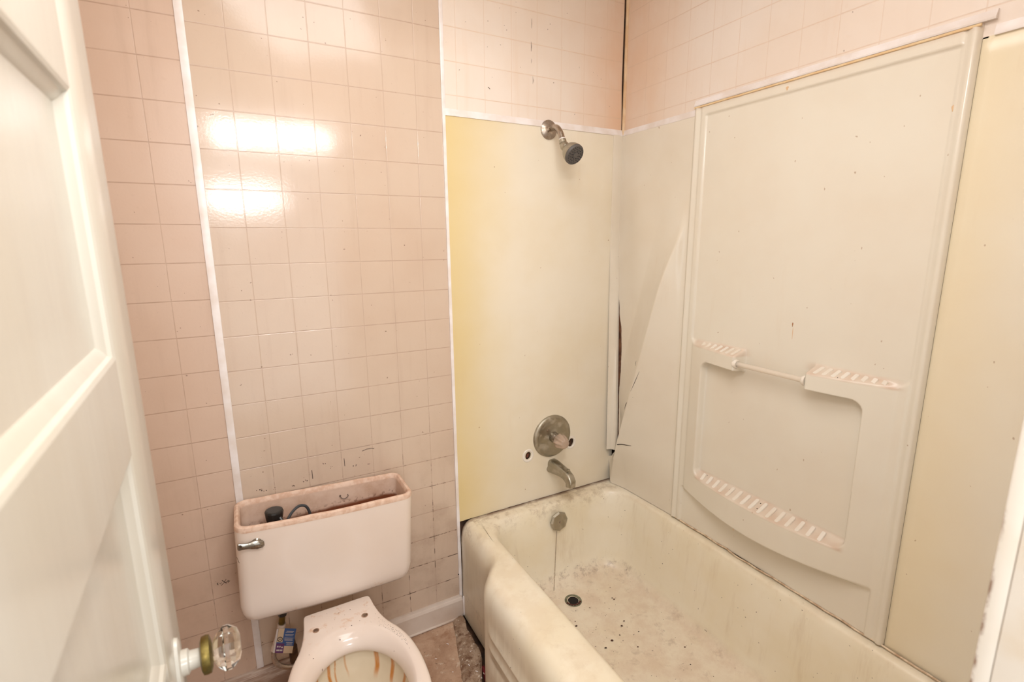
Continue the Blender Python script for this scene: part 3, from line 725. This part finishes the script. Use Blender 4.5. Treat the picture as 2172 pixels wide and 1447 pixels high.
q = MB(); q.lathe([(-0.006, .009), (0.004, .0155), (.016, .0165), (.020, .0150), (.026, .019), (.034, .027), (.046, .0325), (.060, .0352), (.066, .0352)], ball, ax, 48); bd = q.build('head_body', M_SCALE, sh)
q = MB(); q.lathe([(.064, .0355), (.070, .0350), (.0735, .0325), (.0735, .0)], ball, ax, 48, cap1=False); fc = q.build('spray_face', M_RUBBER, sh)
a = ax.orthogonal().normalized(); b = ax.cross(a)
q = MB()
for n_, rr in ((8, .013), (14, .020), (20, .0275)):
    for k in range(n_):
        t = 2 * math.pi * k / n_ + rr * 40; q.lathe([(0, .0017), (.0022, .0013), (.0025, .0003)], ball + ax * .0735 + (a * math.cos(t) + b * math.sin(t)) * rr, ax, 8)
q.build('nozzles', M_NOZZLE, fc)
q = MB(); q.lathe([(.0735, .0095), (.0755, .009), (.0757, 0)], ball, ax, 24, cap1=False); q.build('face_hub', M_RUBBER, fc)

vt = thing('shower_valve', 'round scaled chrome faucet plate with fluted acrylic knob', 'faucet', (-0.322, 0, 0.669))
vc = (-0.322, -0.004, 0.669)
q = MB(); q.lathe([(0, .0885), (.004, .0885), (.009, .084), (.011, .078), (.0095, .070), (.008, .064), (.010, .040), (.014, .020), (.016, .0)], vc, (0, -1, 0), 64, cap1=False); q.build('faceplate', M_SCALE, vt, True, 50)
q = MB(); q.lathe([(.010, .022), (.030, .0205), (.034, .018), (.040, .014), (.048, .012)], vc, (0, -1, 0), 36); q.build('stem_sleeve', M_CHROME, vt)
for t_ in (2.3, -0.75):
    q = MB().lathe([(.009, .0042), (.0115, .0038), (.012, 0)], (vc[0] + .042 * math.cos(t_), vc[1], vc[2] + .042 * math.sin(t_)), (0, -1, 0), 12); q.build('screw', M_NICKEL, vt)
fl_ = lambda qn, t: 1 + (0.09 * math.cos(8 * qn) if .050 < t < .094 else 0)
q = MB(); q.lathe([(.046, .018), (.050, .024), (.056, .0275), (.066, .0270), (.078, .0245), (.088, .0215), (.093, .0195), (.097, .017), (.099, .012), (.097, 0.0)], vc, (0, -1, -0.02), 96, flute=fl_, cap1=False); q.build('acrylic_knob', M_ACRYL, vt, True, 60)

sp = thing('tub_spout', 'dull metal tub spout with diverter knob, under the faucet plate', 'faucet', (-0.319, 0, 0.54))
def sec(y, z, hw, hh, tilt=0.0, n=28, flat=1.0):
    R_ = []
    for i in range(n):
        t = 2 * math.pi * i / n; c_, s_ = math.cos(t), math.sin(t); e = 0.62
        xx = hw * math.copysign(abs(c_) ** e, c_); zz_ = hh * math.copysign(abs(s_) ** e, s_)
        if zz_ > 0: xx *= 0.80
        R_.append((-0.319 + xx, y - zz_ * math.sin(tilt), z + zz_ * math.cos(tilt)))
    return R_
q = MB(); q.rings([sec(-.004, .540, .0275, .028), sec(-.008, .540, .028, .0285), sec(-.03, .542, .0275, .0265), sec(-.06, .5435, .0255, .0225), sec(-.09, .544, .0235, .0195), sec(-.110, .542, .0225, .0185, .15), sec(-.128, .535, .0215, .019, .55), sec(-.139, .524, .0205, .0165, 1.1), sec(-.1385, .508, .0195, .0155, 1.5), sec(-.1380, .5035, .0185, .0145, 1.55)], True, True)
q.build('spout_body', M_SCALE, sp, True, 50)
q = MB(); q.lathe([(0, .003), (.008, .003), (.009, .0062), (.014, .0062), (.0155, .003)], (-0.319, -0.119, 0.555), (0, -0.15, 1), 16); q.build('diverter_knob', M_SCALE, sp)

# ------------------------------------------------------------------ toilet
to = thing('toilet', 'pink-beige toilet, tank lid and seat missing', 'toilet', (-1.218, -0.35, 0))
TLT = math.radians(2.5)
def tt_(p):   # the tank sits slightly crooked on the bowl
    x, y, z = p; dx, dz = x + 1.222, z - 0.40; return (-1.222 + dx * math.cos(TLT) + dz * math.sin(TLT), y, 0.40 - dx * math.sin(TLT) + dz * math.cos(TLT))
def rrect(x0, x1, y0, y1, r, z, n=10, bulge=0.0):
    P = []
    for (cx, cy, a0) in ((x1 - r, y1 - r, 0), (x0 + r, y1 - r, 90), (x0 + r, y0 + r, 180), (x1 - r, y0 + r, 270)):
        for k in range(n + 1):
            a = math.radians(a0 + 90 * k / n); P.append([cx + r * math.cos(a), cy + r * math.sin(a), z])
    Q = []
    m = len(P)
    for i in range(m):       # densify long edges
        a, b = P[i], P[(i + 1) % m]; Q.append(a)
        if i % (n + 1) == n:
            for k in range(1, 16): Q.append([a[j] + (b[j] - a[j]) * k / 16 for j in range(3)])
    for p in Q:
        t = (p[0] - x0) / (x1 - x0)
        if p[1] < (y0 + y1) / 2: p[1] -= bulge * math.sin(math.pi * min(1, max(0, t)))
    return [tt_(p) for p in Q]
x0, x1, yb, yf = -1.469, -0.975, -0.014, -0.186
R_ = []
for i, z in ((0.060, 0.3775), (0.034, 0.3785), (0.018, 0.384), (0.008, 0.395), (0.003, 0.412), (0.0, 0.435), (-0.001, 0.60), (-0.002, 0.668)):
    R_.append(rrect(x0 + i + (0.435 - min(z, .435)) * .0, x1 - i, yf + i * .8, yb - i * .5, 0.030, z, bulge=0.010))
q = MB(); q.rings(R_, True, False); tank = q.build('tank', M_CHINA, to, True, 60)
q = MB()
Rr_ = []
def rimz(p, k): return (p[0], p[1], p[2] + k * (0.0016 * noise.noise(Vector((p[0] * 17, p[1] * 17, 4))) + 0.0006 * noise.noise(Vector((p[0] * 90, p[1] * 90, 4)))))
for i, z, k in ((-0.002, 0.667, 0), (-0.0025, 0.674, .5), (-0.001, 0.680, 1), (0.004, 0.6835, 1), (0.009, 0.682, 1), (0.0125, 0.676, .6), (0.014, 0.668, 0)):
    Rr_.append([rimz(p, k) for p in rrect(x0 + i, x1 - i, yf + i, yb - i, 0.030 - i * .6, z, bulge=0.010)])
q.rings(Rr_); q.build('tank_rim', M_UNGLAZED, tank, True)
q = MB(); q.rings([rrect(x0 + .0138, x1 - .0138, yf + .0138, yb - .0138, .022, 0.670, bulge=.010), rrect(x0 + .017, x1 - .017, yf + .017, yb - .016, .022, 0.56, bulge=.010)], False, True)
q.build('tank_inside', M_TANKIN, tank, True, 50)
q = MB(); q.rings([[(p[0], p[1], p[2]) for p in rrect(x0 + .0165, x1 - .0165, yf + .0165, yb - .0155, .022, 0.585, bulge=.010)]], False, True); q.build('rusty_water', M_RUSTWATER, tank, False)
def TT(mb): mb.v = [tt_(p) for p in mb.v]; return mb
q = MB(); q.tube(spline([(-1.160, -0.0335, 0.640), (-1.156, -0.034, 0.632), (-1.146, -0.034, 0.628), (-1.136, -0.034, 0.634), (-1.137, -0.034, 0.641)], 6), 0.0013, 6)
q.lathe([(0, .003), (.002, .003)], (-1.160, -0.0325, 0.641), (0, -1, 0), 8); q.build('wire_hook', simple('wire', S('6e6058'), .5), tank)
# fill valve
fv = MB(); fv.lathe([(0, .016), (.10, .016), (.10, .019), (.128, .019)], (-1.368, -0.098, 0.50), (0, 0, 1), 20); TT(fv); fvo = fv.build('fill_valve', simple('rusty_valve', S('a9754a'), .6, c2=S('d6c8b4'), nscale=45), tank)
q = MB(); q.lathe([(0, .018), (.002, .0215), (.016, .024), (.030, .0255), (.0345, .024), (.036, .020)], (-1.368, -0.098, 0.638), (0, 0, 1), 14); TT(q); cap = q.build('valve_cap', M_BLACK, fvo, False)
q = MB()
for a_ in (0.4, 2.4): q.lathe([(0.0358, .0035), (.0366, .0033)], (-1.368 + .013 * math.cos(a_), -0.098 + .011 * math.sin(a_), 0.634), (0, 0, 1), 8)
TT(q); q.build('cap_hole', M_DARK, cap)
q = MB(); q.tube([(-1.356, -0.112, 0.655), (-1.345, -0.125, 0.640), (-1.325, -0.140, 0.615)], 0.0055, 10); TT(q); q.build('float_arm', M_BLACK, fvo)
q = MB(); q.tube(spline([(-1.338, -0.125, 0.640), (-1.322, -0.112, 0.660), (-1.300, -0.095, 0.668), (-1.280, -0.090, 0.660), (-1.270, -0.090, 0.635), (-1.267, -0.095, 0.60)], 8), 0.0042, 10); TT(q); q.build('refill_tube', simple('tube_grey', S('3e4044'), .35), fvo)
q = MB(); q.tube([(-1.268, -0.103, 0.59), (-1.268, -0.103, 0.44)], 0.013, 14); q.build('overflow_pipe', simple('pipe', S('8a5a3c'), .5), tank)
# flush lever
lv = MB(); lv.lathe([(0, .0145), (.003, .0145), (.007, .010)], (-1.418, -0.1865, 0.634), (0, -1, 0), 28)
lever = TT(lv).build('flush_lever', M_CHROME, tank)
R_ = []
for s_, hw, hh in ((-.018, .003, .004), (-.014, .0058, .0075), (0, .007, .0100), (.014, .006, .0085), (.022, .0052, .0065), (.034, .0052, .0068), (.044, .005, .0075), (.047, .003, .0055)):
    R_.append([(-1.418 - s_, -0.197 - .001 * (s_ > .02) + hw * math.cos(t), 0.632 + s_ * 0.10 + 1.35 * hh * math.sin(t)) for t in [2 * math.pi * i / 20 for i in range(20)]])
q = MB(); q.rings(R_, True, True); TT(q).build('handle', M_CHROME, lever)
# bowl: polar loft
bx, by = -1.2180, -0.500
half = [(0.0, -0.198), (0.080, -0.198), (0.0935, -0.203), (0.0965, -0.215), (0.100, -0.250), (0.107, -0.290), (0.120, -0.330), (0.141, -0.372), (0.156, -0.415), (0.164, -0.46), (0.167, -0.515), (0.163, -0.58), (0.148, -0.64), (0.120, -0.687), (0.080, -0.712), (0.035, -0.722), (0.0, -0.724)]
sp_ = spline([(a, b, 0) for a, b in half], 6)
pol = sorted([(math.atan2(p.x, p.y - by), math.hypot(p.x, p.y - by)) for p in sp_])       # angle from +y, 0..pi
def rout(t):
    t = abs((t + math.pi) % (2 * math.pi) - math.pi)
    for (a, ra), (b, rb) in zip(pol[:-1], pol[1:]):
        if a <= t <= b: return ra + (rb - ra) * ((t - a) / (b - a) if b > a else 0)
    return pol[-1][1] if t > pol[-1][0] else pol[0][1]
NB = 384
def br(fn, z): return [(bx + fn(2 * math.pi * i / NB) * math.sin(2 * math.pi * i / NB), by + fn(2 * math.pi * i / NB) * math.cos(2 * math.pi * i / NB), z(2 * math.pi * i / NB) if callable(z) else z) for i in range(NB)]
def elr(a, b, c=0.0):     # ellipse centred c ahead: polar radius about (bx,by)
    def f(t):
        dx, dy = math.sin(t), math.cos(t); A = (dx / a) ** 2 + (dy / b) ** 2; B = -2 * dy * c / b ** 2; Cc = (c / b) ** 2 - 1
        return (-B + math.sqrt(max(0, B * B - 4 * A * Cc))) / (2 * A)
    return f
zr = 0.380
Rb = []
for k, z in ((0.16, 0.0), (0.16, 0.03), (0.20, .06), (0.30, 0.14), (0.36, .22), (0.20, 0.29), (0.06, 0.325), (0.035, 0.335), (0.018, 0.345), (0.004, 0.358), (0.0, 0.366), (0.001, 0.372), (0.004, 0.377), (0.010, zr)):
    if k >= .06: Rb.append(br(lambda t, k=k: min(rout(t), .235) * (1 - k * (1.0 if z > .2 else 1.3)) * (1.0), z))
    else: Rb.append(br(lambda t, k=k: rout(t) - k, z))
lip = elr(0.139, 0.192, -0.004); hole = elr(0.119, 0.158, -0.012)
Rb.append(br(lambda t: lip(t) + .012 if lip(t) + .012 < rout(t) - .012 else rout(t) - .012, zr + .0005))
Rb.append(br(lip, zr - .0005))
for k, z in ((.18, .3775), (.4, .3725), (.62, .3660), (.8, .3585), (.93, .351), (1.0, .343), (1.0, .335), (.93, .331)):
    Rb.append(br(lambda t, k=k: lip(t) * (1 - k) + hole(t) * k, z))
q = MB(); q.rings(Rb, True, False)
bowl = q.build('bowl', M_CHINA, to, True, 70)
Ri = []; prof_i = [(1.045, .334), (1.06, .325), (1.05, .31), (1.0, .285), (.90, .25), (.76, .215), (.60, .19), (.47, .176), (.42, .168), (.38, .150), (.30, .135)]
pz = []
for a_, b_ in zip(prof_i[:-1], prof_i[1:]):
    for k in range(5): pz.append((a_[0] + (b_[0] - a_[0]) * k / 5, a_[1] + (b_[1] - a_[1]) * k / 5))
pz.append(prof_i[-1])
for k, z in pz: Ri.append(br(lambda t, k=k: hole(t) * k, z))
q = MB(); q.rings(Ri, False, True); bi = q.build('bowl_inside', M_BOWLIN, bowl, True, 60)
streaks = [(-1.15, .05, .5, .9), (-0.68, .052, .45, 1.0), (-0.38, .045, .72, 1.0), (-0.25, .020, .70, .75), (-0.05, .024, .50, .5), (0.52, .070, .55, .95), (0.93, .075, .58, 1.0), (1.36, .075, .65, .95), (1.9, .05, .5, .8)]
ru = []; dk = []
for vtx in bi.data.vertices:
    x, y, z = vtx.co; t = math.atan2(x - bx, y - by); dep = min(1, max(0, (0.334 - z) / 0.125)); r = 0; d = 0
    for (a_, wd, ln, k) in streaks:
        wob = 0.05 * noise.noise(Vector((a_ * 5, dep * 3, 0))) - (-0.05 if a_ > 0 else 0.05) * dep * abs(a_)
        e = abs(((t - a_ - wob + math.pi) % (2 * math.pi)) - math.pi); r = max(r, k * sm(wd, wd * .35, e) * sm(ln + .1, ln - .15, dep)); 
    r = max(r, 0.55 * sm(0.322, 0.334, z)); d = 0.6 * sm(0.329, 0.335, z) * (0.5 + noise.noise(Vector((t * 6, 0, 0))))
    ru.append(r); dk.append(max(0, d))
for nm, arr in (('rust', ru), ('dark', dk)):
    a_ = bi.data.attributes.new(nm, 'FLOAT', 'POINT'); a_.data.foreach_set('value', arr)
q = MB(); q.rings([br(lambda t: hole(t) * .415, .168)], False, True); wt = NT('bowl_water', .05); wt.col(S('d0c0a8')); q.build('bowl_water', wt.m, bowl, False)
# seat bolt holes and specks of mould
for (x, y, rr) in ((-1.2875, -0.280, .0088), (-1.1545, -0.287, .0095)):
    q = MB(); q.lathe([(0, rr), (.0008, rr), (.0012, rr * .82), (.0004, rr * .7)], (x, y, zr + .0003), (0, 0, 1), 20, cap1=False); h_ = q.build('bolt_hole', simple('raw_clay', S('b08e76'), .9, c2=S('8a6850'), nscale=90), bowl)
    q = MB(); q.lathe([(0, rr * .8), (.001, rr * .8)], (x, y + .0005, zr + .0003), (0, 0, 1), 16); q.build('hole_shadow', simple('hole_dark', S('5a4232'), .9, c2=S('8a7462'), nscale=120), h_)
q = MB(); rnd = random.Random(11)
def fleck(x, y, z, r): q.add([(x + r * rnd.uniform(.6, 1.2) * math.cos(k), y + r * rnd.uniform(.6, 1.2) * math.sin(k), z) for k in range(6)] + [(x, y, z + .0006)], [(k, (k + 1) % 6, 6) for k in range(6)])
for _ in range(90):
    t = rnd.gauss(0.82, 0.22); fr = rnd.uniform(0.08, 0.9)
    if not 0.35 < t < 1.35: continue
    r1, r2 = lip(t) + .004, rout(t) - .014; r_ = r1 + (r2 - r1) * fr
    fleck(bx + r_ * math.sin(t), by + r_ * math.cos(t), zr + .0003, rnd.uniform(.0005, .0013))
for x, y, r in ((-1.187, -0.242, .0018), (-1.172, -0.302, .0018), (-1.196, -0.309, .0020), (-1.235, -0.262, .001), (-1.245, -0.292, .001), (-1.315, -0.36, .0012), (-1.307, -0.378, .0018), (-1.14, -.25, .0012), (-1.25, -.225, .001), (-1.21, -.222, .001)): fleck(x, y, zr + .0003, r)
o = q.build('mould_speck', simple('mould', S('33261e'), .9), bowl); o['kind'] = 'stuff'

# water supply: valve, hose, printed tag
ws = thing('supply_hose', 'braided water hose with a blue printed tag under the tank', 'hose', (-1.37, -0.08, 0.10))
q = MB(); q.tube([(-1.362, -0.100, 0.385), (-1.364, -0.100, 0.330)], 0.0125, 8); q.build('hose_nut', M_BLACK, ws, False)
q = MB(); q.tube([(-1.364, -0.100, 0.335), (-1.370, -0.100, 0.300)], 0.009, 12); q.build('ferrule', M_BRASS, ws)
q = MB(); q.tube(spline([(-1.369, -0.100, 0.302), (-1.376, -0.100, 0.272), (-1.388, -0.100, 0.240), (-1.397, -0.100, 0.220)], 5), 0.0125, 14); q.build('sleeve', M_PVC, ws)
q = MB(); q.tube(spline([(-1.394, -0.100, 0.228), (-1.401, -0.100, 0.203), (-1.398, -0.100, 0.178), (-1.384, -0.099, 0.155), (-1.362, -0.096, 0.138), (-1.335, -0.092, 0.130), (-1.310, -0.085, 0.130)], 8), 0.0075, 14); q.build('hose', M_HOSE, ws)
q = MB(); q.tube([(-1.345, 0.0, 0.150), (-1.345, -0.075, 0.150)], 0.011, 14); q.tube([(-1.345, -0.07, 0.13), (-1.345, -0.07, 0.185)], 0.013, 14); q.build('stop_valve', simple('old_brass', S('6e5238'), .5, .5, S('4a3626'), 50), ws)
tagc = Vector((-1.378, -0.1135, 0.300)); tu = Vector((0.900, 0.0, -0.43)).normalized(); tv = Vector((-0.23, 0, -0.97)).normalized(); tn = Vector((0, -1, 0))
def tquad(a, b, c, d, off, nm, mat, par, th=.0004):
    P = [tagc + tu * x + tv * y + tn * off for x, y in ((a, c), (b, c), (b, d), (a, d))]; P2 = [p + tn * th for p in P]
    q = MB(); q.rings([P, P2], True, True); return q.build(nm, mat, par, False)
tg = tquad(0.0, 0.052, 0.0, 0.082, 0, 'paper_tag', M_BLUE, ws)
tquad(0.000, 0.017, 0.0, 0.046, .0005, 'pale_stripe', M_TAGC, tg)
tquad(0.000, 0.024, 0.050, 0.082, .0005, 'purple_block', M_PURPLE, tg)
tquad(0.024, 0.052, 0.058, 0.082, .0005, 'cream_block', M_TAGC, tg)
tquad(-0.006, -0.001, 0.004, 0.082, .0003, 'white_edge', M_TAGW, tg)
q = MB()
def tline(a, b, y, h=.0013):
    P = [tagc + tu * x + tv * yy + tn * .0011 for x, yy in ((a, y), (b, y), (b, y + h), (a, y + h))]; q.rings([P, [p + tn * .0002 for p in P]], True, True)
for y, a_, b_ in ((.008, .024, .046), (.012, .022, .044), (.019, .021, .047), (.023, .022, .045), (.030, .021, .048), (.034, .021, .046), (.038, .022, .047), (.045, .028, .048), (.049, .030, .047), (.053, .030, .048)): tline(a_, b_, y)
for a_, b_, y in ((.003, .008, .058), (.010, .014, .058), (.016, .021, .060), (.003, .012, .070), (.013, .021, .070)): tline(a_, b_, y, .005)
q.build('print_lines', M_TAGW, tg, False)
q = MB(); cc = tagc + tu * .0085 + tv * .036 + tn * .0011
q.tube([cc + (tu * math.cos(t) + tv * math.sin(t)) * .0068 for t in [2 * math.pi * i / 24 for i in range(25)]], .0011, 6)
q.tube([cc + tu * x + tv * y for x, y in ((-.003, -.002), (-.001, .002), (.001, -.002), (.003, .002))], .0008, 5); q.build('ring_mark', M_BLACK, tg)

# ------------------------------------------------------------------ floor debris by the tub
V = []; F = []; n1, n2 = 60, 14
for i in range(n1 + 1):
    y = -0.012 - 0.62 * i / n1
    xr_ = -0.7425 - 0.012 * sm(-.02, -.12, y) - 0.052 * sm(-.20, -.34, y) + 0.008 * noise.noise(Vector((y * 28, 0, 0)))
    xl_ = -0.778 - 0.10 * min(1, -y / .36) + 0.006 * noise.noise(Vector((y * 35, 9, 0)))
    for j in range(n2 + 1):
        t = j / n2; x = xl_ + (xr_ - xl_) * t
        h_ = 0.016 * math.sin(math.pi * min(1, t * 1.15) * .5) ** .6 + 0.006 * noise.noise(Vector((x * 50, y * 50, 2))) + 0.004 * noise.noise(Vector((x * 130, y * 130, 2)))
        if j == 0 or i in (0, n1): h_ = 0.0
        V.append((x, y, max(0.0005, h_) if j else -0.002))
    V.append((xr_ + .001, y, -0.02))
m_ = n2 + 2
F = [(i * m_ + j, i * m_ + j + 1, (i + 1) * m_ + j + 1, (i + 1) * m_ + j) for i in range(n1) for j in range(m_ - 1)]
o = raw('mortar_ridge', V, F, M_MORTAR, None, True); tag(o, 'crumbling grey-brown mortar ridge on the floor along the tub', 'mortar')
q = MB(); rnd = random.Random(5)
for x, y in ((-0.815, -0.255), (-0.80, -0.29), (-0.84, -0.12), (-0.79, -0.20), (-0.90, -0.16), (-0.87, -0.24), (-0.80, -0.32), (-0.786, -0.31)):
    a_ = rnd.random() * 3; l_ = rnd.uniform(.003, .009); z = 0.014 if x > -.83 else .003
    q.tube([(x, y, z + .003), (x + l_ * math.cos(a_), y + l_ * math.sin(a_), z + .004)], 0.0013, 5)
o = q.build('paint_chips', M_WHITE); tag(o, 'small white paint flakes on the dirty floor beside the tub', 'debris', kind='stuff')
q = MB(); q.tube(spline([(-0.768, -0.262, -0.008), (-0.772, -0.285, 0.000), (-0.778, -0.31, -0.004), (-0.79, -0.35, -0.008)], 5), 0.008, 8)
o = q.build('red_scrap', M_RED); tag(o, 'dark red scrap stuffed in the gap between mortar and tub', 'scrap')

# ------------------------------------------------------------------ marks on the tiles
q = MB()
def scr(pts, r=.0006): q.tube([(x, -.0004, z) for x, z in pts], r, 5)
scr([(-1.530, .436), (-1.527, .428)]); scr([(-1.527, .436), (-1.530, .430)]); scr([(-1.523, .433), (-1.520, .428), (-1.518, .434)]); scr([(-1.516, .440), (-1.510, .432), (-1.505, .426)], .0008)
scr([(-1.505, .440), (-1.512, .430), (-1.520, .423)], .0007); scr([(-1.503, .433), (-1.497, .429)]); scr([(-1.508, .428), (-1.499, .434)], .0007); scr([(-1.502, .426), (-1.496, .432)])
o = q.build('pen_scribble', simple('ink', S('3a2c24'), .8), wb)
q = MB(); rnd = random.Random(9)
for x, z, n_ in ((-1.296, .697, 5), (-1.256, .703, 5), (-1.392, .708, 3), (-1.376, .702, 3), (-1.345, .700, 3), (-1.20, .75, 3), (-1.18, .73, 3), (-1.10, .72, 3), (-1.06, .715, 3)):
    for k in range(n_):
        xx, z2 = x + rnd.uniform(-.008, .008), z + rnd.uniform(-.003, .003); r = rnd.uniform(.0008, .0022); q.lathe([(0, r), (.0006, r * .6)], (xx, -.0002, z2), (0, -1, 0), 6)
scr([(-1.075, .765), (-1.060, .769), (-1.045, .769), (-1.035, .766)], .0009)
scr([(-1.2350, .735), (-1.2345, .705)], .0010); scr([(-1.134, .752), (-1.1335, .725)], .0009)
o = q.build('scuff_mark', simple('scuff', S('4a3830'), .8), wb)
q = MB(); q.lathe([(0, .0030), (.001, .002)], (-0.7475, -.0055, .186), (0, -1, 0), 8); q.build('nail_hole', M_DARK, bpy.data.objects['trim_3'])
# old drips and scratches on the boards
M_DRIP = simple('dried_drip', S('a8764c'), .6, c2=S('8a5c3c'), nscale=80); M_DRIPL = simple('pale_drip', S('d8b48c'), .5)
for (u, z, a, b, mt) in ((0.683, 1.853, .004, .006, M_DRIPL), (0.7635, 1.210, .0018, .007, M_DRIP), (0.766, 1.185, .0009, .020, M_DRIPL), (0.672, 0.534, .002, .007, M_DRIPL), (1.064, 1.720, .003, .007, M_DRIPL)):
    h = h_center(u, z); R_ = [[(-h - d, -u + a * k * math.cos(t) * (1 + .3 * math.sin(3 * t)), z + b * k * math.sin(t)) for t in [2 * math.pi * i / 18 for i in range(18)]] for k, d in ((1, -.0005), (.8, .0005))]
    MB().rings(R_, False, True).build('dried_drip', mt, cp)
q = MB()
for x, z0, z1, r in ((-.4180, 2.050, 2.065, .0006), (-.4185, 2.088, 2.118, .0011), (-.4165, 2.160, 2.190, .0007), (-.412, 1.985, 2.010, .0006), (-.408, 1.990, 2.002, .0005)):
    q.tube([(x, -.0004, z0), (x + .001, -.0004, (z0 + z1) / 2), (x, -.0004, z1)], lambda t, r=r: r * (.3 + .7 * math.sin(math.pi * min(.95, max(.05, t)))), 6)
q.tube([(-.586, -.0004, 1.953), (-.578, -.0004, 1.948)], .0010, 6); q.build('dark_drip', simple('dark_drip', S('5c4430'), .6), wb)
q = MB(); q.tube([(-1.4590, -.1965, .620), (-1.4560, -.1975, .606), (-1.4545, -.1978, .600)], .0007, 5); q.build('scratch', simple('scratch', S('6a5648'), .6), tank)
